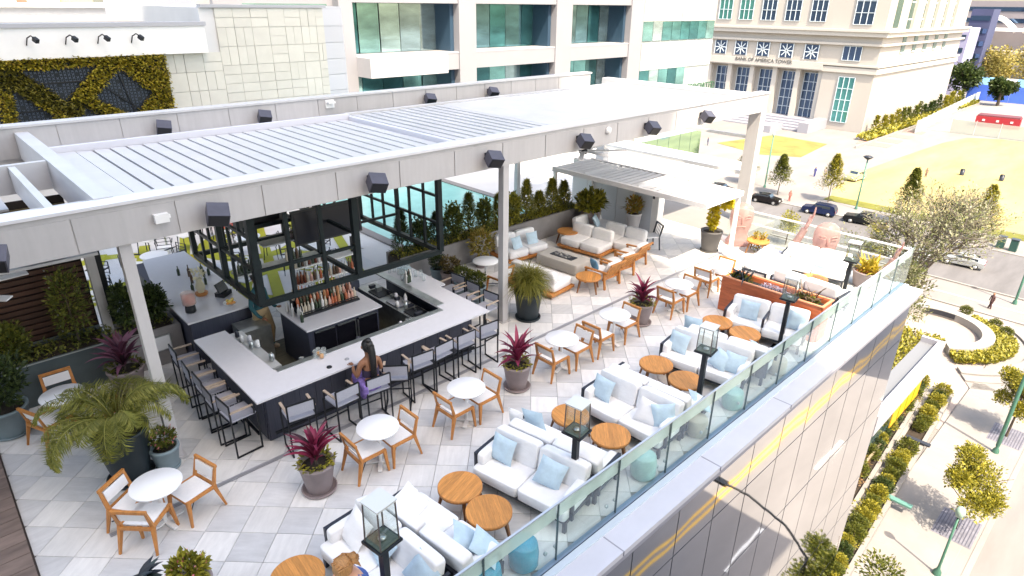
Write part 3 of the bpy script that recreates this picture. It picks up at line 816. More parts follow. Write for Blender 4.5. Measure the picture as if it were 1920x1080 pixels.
# right hand curtain wall
GW = mirrormat('pale_curtain_glass', (.70, .78, .76), .06, .55, .03, .3)
mb = MB(); mb.bx(50.0, 62.2, HY + .05, HY + .6, G, 20); mb.build('curtain_wall', mat('pale_mint_panel', (.36, .39, .385), .35, var=.08, vscale=.4), hb)
gm = MB().box((0, 0, 0), (1.42, .05, 1.6)).mesh('window_pane', GREENG)
pmn = MB().box((0, 0, 0), (1.45, .05, 2.3)).mesh('glass_panel', GW)
for z in lev:
    for k in range(8):
        obj('window_pane', gm, hb, (50.9 + k * 1.5, HY, z + 2.0)) if k < 5 or z > 2 else None
        obj('glass_panel', pmn, hb, (50.9 + k * 1.5, HY - .02, z + 4.0 - .02), (rnd(-.01, .01), 0, rnd(-.02, .02)))
# lower glass storey that mirrors the lawns
lowg = mirrormat('dark_shopfront_glass', (.30, .50, .52), .03, .9, .02, .3)
for k in range(6):
    MB().bx(50.0 + k * 2.03, 51.97 + k * 2.03, HY - .12, HY - .06, -10.2, -5.0).build('shop_window', lowg, hb)
def text(body, size, loc, rot, M, name, parent, extr=.03, align='CENTER'):
    cu = bpy.data.curves.new(name, 'FONT'); cu.body = body; cu.size = size; cu.extrude = extr; cu.align_x = align; cu.align_y = 'CENTER'
    cu.materials.append(M)
    o = bpy.data.objects.new(name, cu); COL.objects.link(o); bpy.context.view_layer.update()
    me = bpy.data.meshes.new_from_object(o.evaluated_get(bpy.context.evaluated_depsgraph_get())); bpy.data.objects.remove(o)
    return obj(name, me, parent, loc, rot)
# green lettering, too small to read for certain in the photo, reads roughly as below
DG = mat('dark_green_lettering', (.02, .10, .05), .5)
text('U ASSOCIATED', 1.0, (60.0, HY - .16, -.5), (R(90), 0, 0), DG, 'lettering', hb)
# ---------------- tower with the carved name ----------------
ba = thing('stone_tower', 'cream stone office tower with tall windows and carved name over the entrance', 'building')
BXX, BYY = 170.0, 55.0
CREAM = mat('cream_limestone', (.38, .35, .325), .75, var=.06, vscale=.08)
CREAM2 = mat('cream_limestone_trim', (.42, .395, .37), .7, var=.05, vscale=.1)
mb = MB(); mb.bx(BXX + 3, 236, BYY, 150, G, 60); mb.bx(BXX, BXX + 3, BYY, 67.0, G, 60); mb.bx(BXX, BXX + 3, 67.0, 118, -7.2, 60)
mb.build('wall', CREAM, ba)
for z, h, e in ((-7.4, 1.2, .5), (-5.9, .45, .7), (-1.2, .5, .8), (.8, 1.0, 1.2), (1.8, .5, 1.6)):
    MB().bx(BXX - e, 236 + e, BYY - e, 120, z, z + h).build('cornice', CREAM2, ba)
NAVY = mirrormat('navy_glass', (.05, .09, .17), .1, .7)
GRID = mat('window_grid', (.55, .62, .68), .5)
def gridwin(y0, y1, z0, z1, nc, nr, M=NAVY, x=BXX, nm='window'):
    w = MB().bx(x - .12, x - .05, y0, y1, z0, z1).build(nm, M, ba)
    b_ = MB()
    for i in range(nc + 1): b_.bx(x - .30, x - .121, y0 + (y1 - y0) * i / nc - .06, y0 + (y1 - y0) * i / nc + .06, z0, z1)
    for j in range(nr + 1): b_.bx(x - .28, x - .122, y0 + .1, y1 - .1, z0 + (z1 - z0) * j / nr - .055, z0 + (z1 - z0) * j / nr + .055)
    b_.build('window_grid', GRID, w)
for k, y in enumerate((70.6, 77.0, 83.3, 89.5, 95.5)):
    gridwin(y - 1.9, y + 1.9, 3.8, 11, 3, 3, NAVY if k < 3 else mirrormat('green_tower_glass', (.08, .30, .30), .1, .7))
    # square windows with a star of bars
    w = MB().bx(BXX - .1, BXX - .05, y - 1.7, y + 1.7, -4.9, -1.5).build('star_window', NAVY, ba)
    st = MB()
    for a in range(4):
        dy, dz = math.cos(R(45 * a)) * 1.6, math.sin(R(45 * a)) * 1.6
        st.bar((BXX - .3, y - dy, -3.2 - dz), (BXX - .3, y + dy, -3.2 + dz), .22, .1, up=(1, 0, 0))
    st.bx(BXX - .35, BXX - .25, y - 1.8, y - 1.6, -5, -1.4); st.bx(BXX - .35, BXX - .25, y + 1.6, y + 1.8, -5, -1.4)
    st.build('star_bars', GRID, w)
gridwin(59.0, 62.8, -19.0, -8.4, 3, 4, mirrormat('green_tower_glass', (.08, .30, .30), .1, .7)); gridwin(58.9, 63.1, -4.6, -1.4, 3, 1); gridwin(57.9, 62.2, 3.4, 11, 3, 3)
SHD = mat('shade_toned_stone', (.26, .26, .30), .8)  # bluish entrance shade put into the stone colour of steps and walls
for k, y in enumerate((70.5, 76.3, 82.6, 89.2, 95.4)):
    gridwin(y - 2.0, y + 2.0, -19.3, -8.3, 3, 5, NAVY, BXX + 3.1)
for y in (67.6, 73.4, 79.5, 85.9, 92.4, 98.6):
    MB().bx(BXX + .5, BXX + 1.7, y - .6, y + .6, -19.5, -7.2).build('column', CREAM2, ba)
mb = MB()
for k in range(5): mb.bx(BXX - 10 + k * 2, BXX + 3, 66, 100, G + k * .35, G + k * .35 + .35)
mb.build('steps', SHD, ba)
mb = MB(); mb.bx(BXX - 11, BXX, 63.5, 66, G, G + 2.4); mb.bx(BXX - 17, BXX - 10.5, 70, 73, G, G + 1.6); mb.build('terrace_wall', SHD, ba)
text('BANK OF AMERICA TOWER', 1.25, (BXX - .78, 82.6, -5.9), (R(90), 0, R(-90)), mat('carved_letter_grey', (.10, .095, .09), .8), 'lettering', ba, .06)
MB().bx(BXX - .74, BXX - .52, 67, 100, -7.15, -5.5).build('frieze', CREAM2, ba)
sl = mat('green_slot_glass', (.09, .16, .14), .2, .5)
for k in range(5):
    x = 184.0 + k * 8.6
    w = MB().bx(x, x + 2.6, BYY - .12, BYY - .02, -3.2, 22).build('slot_window', sl, ba)
    b_ = MB()
    for j in range(6): b_.bx(x, x + 2.6, BYY - .2, BYY - .121, -3.2 + j * 3.8, -2.9 + j * 3.8)
    b_.build('window_bar', GRID, w)
    MB().bx(x + 3.2, x + 8.6, BYY - .6, BYY - .0, 1.5, 22).build('pilaster', CREAM2, ba)
MB().bx(174.5, 178.0, BYY - .1, BYY - .02, 2.8, 12).build('window', sl, ba)
# ---------------- far end of the street ----------------
def far_box(lab, x0, x1, y0, y1, h, col, cat='building', stripes=0, nm='far_building'):
    t = thing(nm, lab, cat, ((x0 + x1) / 2, (y0 + y1) / 2, G))
    MB().box((0, 0, h / 2), (x1 - x0, y1 - y0, h)).build('wall', mat('fw_' + str(int(x0)), col, .8, var=.08, vscale=.1), t)
    wm = MB().box((0, 0, 0), (.2, (y1 - y0) * .9, 1.6)).mesh('window_band', BLUEG)
    for j in range(stripes): obj('window_band', wm, t, (-(x1 - x0) / 2 - .1, 0, h - 3 - j * 4.2))
    return t
far_box('lilac panelled block standing behind the cream stone tower', 275, 288, 62, 76, 22, (.30, .30, .46), stripes=2)
far_box('dark blue block beside the lilac panelled block', 290, 300, 60, 66.5, 28, (.05, .06, .13), stripes=4)
t = far_box('wide stadium building with white arched canopies at the top right corner', 335, 385, 40, 130, 31, (.22, .20, .22), 'stadium', 2, 'stadium')
arch = MB()
vs = []
for k in range(5):
    y0 = -44 + k * 18
    pts = [(-30, y0 + 16 * i / 10, -3 + 5 * math.sin(PI * i / 10)) for i in range(11)]
    arch.tube([(p[0], p[1], p[2] + 23) for p in pts], 1.0, 6)
arch.bx(-32, -28, -40, 44, 20, 21.2)
arch.build('arched_canopy', WHITE, t)
for k in range(5): MB().tube([(-31, -36 + k * 18, 0), (-31, -36 + k * 18, 21)], .7, 8).build('pier', WHITE, t)
far_box('long pale terrace wall below the stadium canopies', 320, 331, 40, 75, 13, (.32, .30, .29), stripes=1)
BLUEF = mat('royal_blue_screen', (.05, .14, .62), .6, var=.1, vscale=.3)
f = thing('blue_hoarding', 'long royal blue hoarding across the far end of the yard', 'fence')
for k in range(8): MB().bx(266, 266.4, 8 + k * 6, 13.9 + k * 6, G, G + 5).build('hoarding_panel', BLUEF, f)
f = thing('blue_hoarding', 'pale blue and white striped hoarding behind the royal blue one', 'fence')
for k in range(8): MB().bx(284, 284.4, 10 + k * 6, 15.9 + k * 6, G, G + 6).build('hoarding_panel', mat('sky_blue_screen' if k % 3 else 'white_screen', (.25, .55, .85) if k % 3 else (.8, .8, .8), .6), f)
MB  # keep name
f = thing('mesh_fence', 'green mesh construction fence running along the stone tower path', 'fence')
FEN = glassmat('green_mesh_screen', (.42, .50, .46), 0, .5, .30)
for k in range(16):
    x = 180.5 + k * 5.2; y = 46.2 + k * .35
    MB().box((x + 2.6, y + .17, G + 1.5), (5.0, .05, 3.0)).build('mesh_panel', FEN, f); MB().box((x, y, G + 1.6), (.15, .15, 3.2)).build('post', PERG, f)
f = thing('wire_fence', 'low see-through wire fence at the far edge of the dry lawn', 'fence')
FW = glassmat('wire_mesh', (.62, .62, .58), 0, .5, .25)
for k in range(10): MB().box((189, 38.5 - k * 5.1, G + 1.6), (.05, 5.0, 3.2)).build('mesh_panel', FW, f); MB().box((189, 41 - k * 5.1, G + 1.7), (.12, .12, 3.4)).build('post', PERG, f)
REDM = mat('red_paint', (.28, .012, .02), .5, var=.1)
t = thing('red_kiosk', 'low red site container with a dark roof rack in the fenced yard', 'container', (208, 35, G), R(6))
MB().box((0, 0, 1.3), (5, 9.5, 2.6)).build('body', REDM, t); MB().box((0, 0, 2.75), (4.6, 9, .3)).build('roof', mat('maroon_roof', (.12, .03, .04), .6), t)
for k in range(3): MB().box((-2.55, -3 + 3 * k, 1.7), (.1, .6, .5)).build('window', PERG, t)
# shading blocks across the street (outside the frame): they cast the shade on the terrace and road
t = thing('office_slab', 'tall office tower across the street that shades the terrace', 'building')
MB().bx(-70, 1.9, -24, -14.2, G, 78).build('wall', CONC, t)
t = thing('street_block', 'low brick commercial block across the street', 'building')
MB().bx(3.6, 25.2, -34, -14.5, G, 1).build('wall', CONC, t); MB().bx(49, 66, -34, -14.5, G, -3).build('wall', CONC, t)
random.seed(21)
# ---------------- cafe tables and chairs ----------------
def make_table():
    t = thing('cafe_table', 'x', 'table')
    MB().lathe([(.30, .700), (.345, .705), (.35, .715), (.35, .728), (.345, .735), (.001, .735)], 40).build('tabletop', TABLE, t)
    MB().tube([(0, 0, .03), (0, 0, .70)], .03, 10).build('pedestal', WHITE, t)
    mb = MB(); mb.box((0, 0, .025), (.52, .07, .03)); mb.box((0, 0, .027), (.07, .52, .03)); mb.build('foot', WHITE, t)
    return t
def make_chair():
    t = thing('cafe_chair', 'x', 'chair')
    w, d = .46, .46
    MB().box((0, .02, .42), (w - .05, d - .03, .022)).build('seat', SLING, t)
    mb = MB(); mb.box((0, -.245, .615), (w - .055, .016, .17), RX(R(12))); mb.build('backrest', SLING, t)
    for sx in (-1, 1):
        MB().bar((sx * (w / 2 + .035), d / 2 + .02, 0), (sx * w / 2, d / 2 - .02, .43), .03, .03, .055).build('leg', TEAKL, t)
        mb = MB(); mb.bar((sx * (w / 2 + .035), -d / 2 - .09, 0), (sx * w / 2, -d / 2 + .02, .43), .03, .03, .06); mb.bar((sx * w / 2, -d / 2 + .02, .42), (sx * w / 2, -d / 2 - .06, .74), .058, .035, .04); mb.build('leg', TEAKL, t)
        MB().bar((sx * w / 2, -d / 2, .405), (sx * w / 2, d / 2, .405), .035, .045).build('side_rail', TEAKL, t)
    MB().bar((-w / 2 - .02, -d / 2 - .06, .735), (w / 2 + .02, -d / 2 - .06, .735), .04, .045).build('top_rail', TEAKL, t)
    mb = MB(); mb.bar((-w / 2, d / 2 - .01, .405), (w / 2, d / 2 - .01, .405), .035, .045); mb.bar((-w / 2, -d / 2 - .01, .40), (w / 2, -d / 2 - .01, .40), .035, .05); mb.build('cross_rail', TEAKL, t)
    mb = MB(); mb.bar((-w / 2 - .01, d / 2, .2), (w / 2 + .01, -d / 2, .2), .012); mb.build('brace', BLACK, t)
    return t
tabp, chp = Proto(make_table()), Proto(make_chair())
def chair_at(x, y, tx, ty, lab):
    chp.place((x, y, 0), math.atan2(ty - y, tx - x) - PI / 2, lab, 'white sling cafe chairs')
TB = [((1.28, 8.70), 'white round cafe table in the lower left with three chairs', [((1.00, 8.96), (1.6, 8.16), 'teak chair left of the lower left round table'), ((1.03, 8.54), (2, 9.5), 'teak chair nearest the camera, back towards us, at the lower left table'), ((1.70, 8.65), (.74, 8.39), 'teak chair right of the lower left round table')]),
      ((.80, 12.25), 'white round cafe table by the dark planter at the far left', [((.86, 12.90), (.86, 10), 'white backed chair against the dark planter behind the left table'), ((.52, 12.12), (1.4, 12.5), 'teak chair at the far left beside the blue grey pot'), ((1.16, 11.80), (.8, 12.6), 'teak chair half hidden by the palm fronds')]),
      ((4.36, 7.70), 'white round cafe table between the two nearest crimson plant pots', [((4.10, 7.70), (9, 7.7), 'teak chair left of the table next to the nearest crimson plant'), ((4.68, 7.68), (-9, 7.5), 'teak chair right of the table next to the nearest crimson plant')]),
      ((6.18, 7.62), 'white round cafe table below the row of bar stools', [((5.93, 7.64), (10, 7.75), 'teak chair left of the cafe table below the bar stools'), ((6.53, 7.62), (-9, 7.6), 'teak chair right of the cafe table below the bar stools')]),
      ((8.84, 7.70), 'white round cafe table just right of the second crimson plant', [((8.56, 7.68), (19, 7.8), 'teak chair touching the second crimson plant pot'), ((9.24, 7.66), (-9, 7.5), 'teak chair with its seat pushed under the table right of the second crimson plant')]),
      ((10.56, 7.66), 'white round cafe table just left of the third crimson plant', [((10.02, 7.66), (19, 7.8), 'teak chair standing alone between the two middle cafe tables'), ((10.92, 7.66), (-9, 7.6), 'teak chair pushed against the third crimson plant pot')]),
      ((13.12, 7.64), 'white round cafe table right of the third crimson plant in the sun', [((12.84, 7.66), (19, 7.6), 'teak chair directly right of the third crimson plant pot'), ((13.46, 7.64), (-9, 7.6), 'teak chair right of the first sunlit cafe table')]),
      ((14.98, 7.72), 'white round cafe table left of the orange planter', [((14.66, 7.74), (19, 7.9), 'teak chair left of the table beside the orange planter'), ((15.32, 7.70), (-9, 7.5), 'teak chair with back to the orange planter')]),
      ((10.54, 12.05), 'white round cafe table by the back planter behind the middle column', [((10.62, 11.55), (10.5, 13), 'teak chair behind the middle column')])]
for (x, y), lab, chs in TB:
    tabp.place((x, y, 0), rnd(0, 1.5), lab, 'white round cafe tables')
    for (cx, cy), (fx, fy), cl in chs: chair_at(cx, cy, fx, fy, cl)
# ---------------- teak coffee tables ----------------
def make_teak(h, rr):
    t = thing('coffee_table', 'x', 'table')
    n = 9; wdt = 2 * rr / n
    for i in range(n):
        x0 = -rr + i * wdt; x1 = x0 + wdt - .006
        pts = []
        for s_ in (1, -1):
            rng = range(6) if s_ > 0 else range(5, -1, -1)
            for j in rng:
                x = x0 + (x1 - x0) * j / 5; y = math.sqrt(max(0, rr * rr - x * x)) * s_; pts.append((x, y))
        MB().prism(pts, h - .03, h + rnd(-.001, .001)).build('board', TEAK, t)
    MB().lathe([(rr - .012, h - .055), (rr + .006, h - .052), (rr + .006, h - .004), (rr - .002, h - .002)], 40).build('rim', TEAKL, t)
    for k in range(4):
        a = PI / 4 + k * PI / 2
        MB().bar(((rr + .03) * math.cos(a), (rr + .03) * math.sin(a), 0), ((rr - .07) * math.cos(a), (rr - .07) * math.sin(a), h - .04), .028, .028, .055).build('leg', mat('dark_teak_leg', (.22, .09, .03), .5, var=.2, vscale=6), t)
    return t
tk = Proto(make_teak(.42, .335))
TK = [((4.68, 5.97), .3, 'round teak slat table, the rear one of the nearest pair'), ((4.66, 5.29), 1.1, 'round teak slat table, the front one of the nearest pair'),
      ((7.29, 6.06), 1.4, 'round teak table seen behind the glass of the second lantern'), ((7.36, 5.21), .75, 'round teak table in front of the second white sofa pair'),
      ((9.90, 6.05), .8, 'round teak table, left one between the third and fourth sofas'), ((9.82, 5.30), 1.0, 'round teak table directly left of the third lantern post'),
      ((12.54, 6.19), .9, 'round teak table, left one before the bench at the orange planter'), ((12.50, 5.48), 1.0, 'round teak table, right one before the bench at the orange planter'),
      ((12.38, 9.95), .6, 'round teak table beside the slatted lounge chairs'), ((14.77, 12.84), .2, 'round teak table standing against the back planter'),
      ((18.55, 8.25), .2, 'round teak table beside the pink head sculpture at the far end'), ((16.82, 5.75), .4, 'sunlit round teak table behind the orange planter'), ((2.12, 6.10), 1.5, 'round teak table cut by the bottom edge of the frame')]
for (x, y), a, l_ in TK: tk.place((x, y, 0), a + PI / 2, l_, 'round teak coffee tables')
# ---------------- sofas ----------------
def make_sofa(L=1.72, arms=(1, 1)):
    """sits along local y, open side towards local -x"""
    t = thing('sofa', 'x', 'sofa')
    D = .76
    mb = MB(); mb.bx(-D / 2, D / 2, -L / 2, L / 2, .17, .225); mb.bx(D / 2 - .05, D / 2, -L / 2, L / 2, .22, .50); mb.build('frame', CHAR, t)
    for sy in (-1, 1):
        for sx in (-1, 1): MB().box((sx * (D / 2 - .03), sy * (L / 2 - .03), .085), (.055, .055, .17)).build('leg', CHAR, t)
    for k, sy in enumerate((-1, 1)):
        if arms[k]:
            mb = MB(); yy = sy * (L / 2 + .025); mb.bar((-D / 2 + .12, yy, .2), (-D / 2 + .12, yy, .575), .05, .05); mb.bar((-D / 2 + .095, yy, .575), (D / 2, yy, .575), .05, .05); mb.bar((D / 2 - .025, yy, .2), (D / 2 - .025, yy, .575), .05, .05); mb.build('arm', CHAR, t)
    for sy in (-1, 1):
        MB().cushion((-.05, sy * L / 4, .32), (D - .02, L / 2 - .01, .19), None, .13, 24, 12).build('seat_cushion', CUSH, t)
        MB().cushion((D / 2 - .13, sy * L / 4, .60), (.20, L / 2 - .02, .44), RY(R(12)), .2, 24, 12).build('back_cushion', CUSH, t)
    for sy in (-1, 1):
        MB().cushion((-.02, sy * (L / 2 - .07), .50), (.54, .14, .22), None, .32, 20, 10).build('side_cushion', CUSH, t)
    return t
sf = Proto(make_sofa())
SO = [  # x, y, angle from facing -x, label
    (3.03, 5.55, 4, 'white sofa with black arm in the lower left booth, facing left'),
    (3.86, 5.42, 180 + 6, 'white sofa back to back behind the lower left lantern, facing the nearest teak tables'),
    (5.66, 5.42, 11, 'white sofa with two square blue pillows, facing the nearest teak tables'),
    (6.46, 5.50, 180 + 10, 'white sofa back to back with the two pillow sofa'),
    (8.20, 5.42, 3, 'white sofa left of the third lantern, facing left'),
    (8.98, 5.46, 180 + 4, 'white sofa back to back with the middle sofa, facing the third table pair'),
    (10.80, 5.45, 8, 'white sofa behind the third lantern, facing left'),
    (11.60, 5.35, 180 + 8, 'white sofa back to back with the one behind the third lantern'),
    (13.36, 5.42, 12, 'white two seat bench sofa against the orange planter')]
for x, y, a, l_ in SO: sf.place((x, y, 0), R(a), l_, 'white terrace sofas')
def pillow_at(x, y, z, rz, lean=18, M=BLUE, w=.42, l_='', roll=0):
    mb = MB(); mb.pillow((0, 0, 0), w, .13, RZ(0) @ RX(R(-lean)) @ RY(R(roll)))
    o = mb.build('pillow', M, None, (x, y, z), (0, 0, R(rz)))
    tag(o, l_, 'pillow', 'pillows on the terrace sofas'); return o
# rz: 90 means the pillow face looks along x
pillow_at(5.57, 5.98, .62, -79, 20, BLUE, .44, 'square pale blue pillow at the left end of the nearest blue pillow sofa', 3)
pillow_at(5.72, 5.08, .61, -60, 26, BLUE, .44, 'pale blue pillow tilted on its corner, right end of the nearest blue pillow sofa', 16)
pillow_at(3.10, 5.62, .58, -95, 34, BLUE, .42, 'pale blue pillow half hidden by the lower left lantern', 12)
pillow_at(3.20, 4.92, .60, -80, 30, BLUE, .44, 'pale blue pillow below the lower left lantern, right of the seated woman', 20)
pillow_at(2.98, 6.10, .60, -88, 35, CUSH, .48, 'large white pillow at the black armed end of the lower left sofa', 8)
pillow_at(3.86, 6.08, .55, 20, 55, CUSH, .46, 'white pillow lying at the back end of the lower left back to back sofa')
pillow_at(4.02, 5.02, .55, 60, 50, BLUE, .46, 'pale blue pillow lying left of its twin on the sofa by the nearest teak tables', 10)
pillow_at(4.10, 4.72, .56, 40, 50, BLUE, .46, 'pale blue pillow lying nearest the glass railing on the sofa by the teak tables', 5)
pillow_at(6.40, 6.10, .70, 100, 10, BLUE, .44, 'pale blue pillow behind the back of the nearest blue pillow sofa', 10)
pillow_at(6.25, 6.38, .70, 100, 10, CUSH, .30, 'small white pillow standing behind the blue one on the second sofa')
pillow_at(8.12, 6.02, .62, -88, 18, BLUE, .44, 'pale blue pillow at the aisle end of the middle sofa', 4)
pillow_at(8.26, 4.78, .60, -50, 20, BLUE, .42, 'pale blue pillow at the railing end of the middle sofa', -6)
pillow_at(8.16, 5.02, .58, -70, 30, CUSH, .44, 'white pillow leaning on the blue one at the railing end of the middle sofa', 12)
pillow_at(10.68, 6.05, .62, -84, 18, BLUE, .44, 'pale blue pillow at the aisle end of the sofa behind the third lantern', 4)
pillow_at(10.74, 5.10, .58, -75, 40, BLUE, .40, 'pale blue pillow right of the third lantern post, left of two', 22)
pillow_at(10.82, 4.86, .58, -70, 38, BLUE, .42, 'pale blue pillow right of the third lantern post, right of two', 8)
pillow_at(11.45, 6.2, .70, 100, 8, BLUE, .42, 'pale blue pillow peeping over the sofa back behind the third lantern')
pillow_at(11.75, 4.75, .56, 60, 45, BLUE, .46, 'pale blue pillow beside the fourth lantern post on the far facing sofa')
pillow_at(13.24, 5.80, .62, -78, 16, BLUE, .44, 'pale blue pillow in the left seat of the bench at the orange planter', 0)
pillow_at(13.50, 4.80, .62, -70, 16, BLUE, .42, 'pale blue pillow behind the fourth lantern post on the bench', 8)
pillow_at(9.25, 4.66, .50, 40, 60, BLUE, .44, 'pale blue pillow lying on the sofa left of the third lantern foot')
MB().bx(0, 0, 0, 0, 0, 0) if False else None
mb = MB(); mb.bar((-.32, 0, .2), (-.32, 0, .60), .05); mb.bar((-.34, 0, .60), (.34, 0, .60), .05, .04); mb.bar((.32, 0, .2), (.32, 0, .60), .05); mb.build('centre_arm', CHAR, bpy.data.objects['sofa.008'], (0, 0, 0))
# ---------------- lanterns ----------------
def make_lantern():
    t = thing('lantern_post', 'x', 'lantern')
    MB().box((0, 0, .015), (.36, .36, .03)).build('base_plate', BLACK, t)
    MB().box((0, 0, .68), (.085, .085, 1.32)).build('post', BLACK, t)
    mb = MB(); mb.add([(-.05, -.05, 1.30), (.05, -.05, 1.30), (.05, .05, 1.30), (-.05, .05, 1.30), (-.16, -.16, 1.37), (.16, -.16, 1.37), (.16, .16, 1.37), (-.16, .16, 1.37)], [(0, 3, 2, 1), (0, 1, 5, 4), (1, 2, 6, 5), (2, 3, 7, 6), (3, 0, 4, 7)])
    mb.box((0, 0, 1.385), (.33, .33, .03)); mb.build('tray', BLACK, t)
    MB().box((0, 0, 1.405), (.28, .28, .012)).build('burner_plate', mat('lichen_green_plate', (.10, .12, .09), .4, .4, var=.4, vscale=12), t)
    MB().lathe([(.03, 0), (.05, .01), (.05, .03), (.001, .035)], 12, (0, 0, 1.41)).build('burner', STEEL, t)
    for sx in (-1, 1):
        for sy in (-1, 1): MB().bar((sx * .135, sy * .135, 1.4), (sx * .125, sy * .125, 1.90), .014).build('rod', mat('bronze_rod', (.16, .13, .12), .4, .6), t)
    gm = MB()
    for a in range(4):
        rot = RZ(a * PI / 2); gm.box(rot @ Vector((0, -.128, 0)) + Vector((0, 0, 1.655)), (.245, .005, .47), rot)
    gm.build('glass', glassmat('lantern_glass', (.93, .95, .94), .4), t)
    mb = MB()
    for a in range(4):
        rot = RZ(a * PI / 2); mb.box(rot @ Vector((0, -.128, 0)) + Vector((0, 0, 1.905)), (.27, .016, .016), rot)
    mb.box((0, 0, 1.925), (.29, .29, .012)); mb.build('lid', mat('clouded_lid', (.66, .66, .63), .3, .2), t)
    return t
ln = Proto(make_lantern())
for x, s_, l_ in ((2.70, 1.09, 'tall black gas lantern in front of the seated blonde woman'), (6.06, .95, 'black gas lantern beside the nearest blue pillow sofa'), (9.66, .94, 'black gas lantern in the middle of the sofa row'), (13.08, .93, 'black gas lantern before the orange planter bench'), (16.6, .90, 'farthest black gas lantern, beyond the orange planter')):
    ln.place((x, 4.9, 0), R(8), l_, 'black gas lanterns along the railing', (1, 1, s_))
# ---------------- low drums behind the railing ----------------
def drum(x, y, M, l_, r=.21, h=.42, flat=False):
    mb = MB()
    mb.lathe([(r * .8, 0), (r, .06), (r * 1.02, h * .6), (r * .92, h - .02), (r * .85, h), (.001, h)], 24)
    tag(mb.build('stool', M, None, (x, y, 0)), l_, 'stool')
TEAL = mat('teal_glazed_ceramic', (.02, .27, .38), .22, var=.25, vscale=6)
TEALP = mat('pale_jade_ceramic', (.30, .50, .45), .3, var=.15, vscale=6)
SANDC = mat('sand_ceramic', (.46, .42, .33), .4, var=.1, vscale=6)
drum(4.62, 4.53, TEAL, 'glossy teal drum stool behind the railing, right of the nearest two')
drum(3.98, 4.58, TEAL, 'glossy teal drum stool behind the railing, nearest the camera')
drum(7.35, 4.50, TEALP, 'pale jade drum stool behind the railing beside the second sofa pair')
drum(9.0, 4.52, SANDC, 'sand coloured drum stool behind the railing below the middle sofa', .2, .34)
drum(10.25, 4.50, TEALP, 'pale jade drum stool behind the railing below the third lantern', .2, .36)
drum(12.1, 4.50, SANDC, 'sand coloured drum stool behind the railing by the fourth lantern', .2, .34)
random.seed(31)
# ---------------- bar ----------------
bar = thing('bar_counter', 'U shaped bar with pale quartz top and dark panelled front', 'bar')
TZ = 1.07
mb = MB(); mb.prism([(3.02, 9.17), (8.13, 9.17), (8.13, 10.93), (8.30, 10.93), (8.30, 12.65), (7.45, 12.65), (7.42, 9.97), (3.68, 9.97), (3.62, 12.05), (3.02, 12.05)], TZ - .035, TZ)
mb.build('countertop', QUARTZ, bar)
mb = MB(); mb.bx(3.25, 7.86, 9.50, 9.62, .0, TZ - .037); mb.bx(3.25, 3.37, 9.62, 12.0, 0, TZ - .037); mb.bx(7.74, 7.86, 9.62, 12.6, 0, TZ - .037); mb.build('front', BARD, bar)
pm = MB().box((0, 0, 0), (.30, .02, 1.0)).mesh('front_panel', BARD)
for i in range(15): obj('front_panel', pm, bar, (3.42 + i * .307, 9.488, .52))
for i in range(8): obj('front_panel', pm, bar, (3.238, 9.70 + i * .307, .52), (0, 0, PI / 2))
mb = MB(); mb.bx(3.3, 7.8, 9.30, 9.34, .22, .26); mb.bx(3.06, 3.10, 9.5, 12.0, .22, .26); mb.build('foot_rail', BLACK, bar)
STAINW = mat('pale_worktop', (.60, .62, .62), .35, .3, var=.1, vscale=5)
mb = MB(); mb.bx(3.70, 3.98, 10.35, 12.2, .0, .88); mb.bx(3.75, 7.38, 9.99, 10.15, .86, .90); mb.build('inner_worktop', STAINW, bar)
mb = MB(); mb.bx(6.95, 7.43, 10.2, 12.6, .0, .82); mb.build('steel_bench', STEEL, bar)
for k, (y, M_) in enumerate(((10.55, BLACK), (11.25, mat('ice_well_grey', (.30, .32, .36), .5, var=.4, vscale=20)), (12.0, BLACK))):
    MB().bx(7.0, 7.38, y - .25, y + .22, .825, .845).build('sink', M_, bar)
for k in range(9):
    MB().bx(7.05 + rnd(0, .25), 7.11 + rnd(.1, .25), 10.35 + k * .24, 10.44 + k * .24, .846, .89 + rnd(0, .06)).build('bar_tool', STEEL if k % 2 else CHAR, bar)
mb = MB(); mb.bx(7.43, 7.62, 10.1, 12.6, TZ, TZ + .012); mb.bx(3.70, 7.4, 9.84, 9.965, TZ, TZ + .01); mb.build('drip_rail', STEEL, bar)
isl = thing('bar_island', 'dark back bar cabinet with pale top in the middle of the bar', 'cabinet')
mb = MB(); mb.bx(4.80, 6.56, 10.92, 12.32, TZ - .035, TZ); mb.build('countertop', QUARTZ, isl)
mb = MB(); mb.bx(4.86, 6.50, 11.0, 12.26, .0, TZ - .037); mb.build('carcass', BARD, isl)
for k in range(3):
    MB().bx(4.98 + k * .5, 5.45 + k * .5, 10.975, 10.995, .12, .95).build('door', mat('fridge_door_glass', (.008, .008, .012), .15), isl)
    MB().bx(5.0 + k * .5, 5.43 + k * .5, 10.955, 10.972, .93, .96).build('rail_handle', STEEL, isl)
for x in (5.9, 5.96): MB().bx(x, x + .02, 10.94, 10.97, .5, .92).build('handle', STEEL, isl)
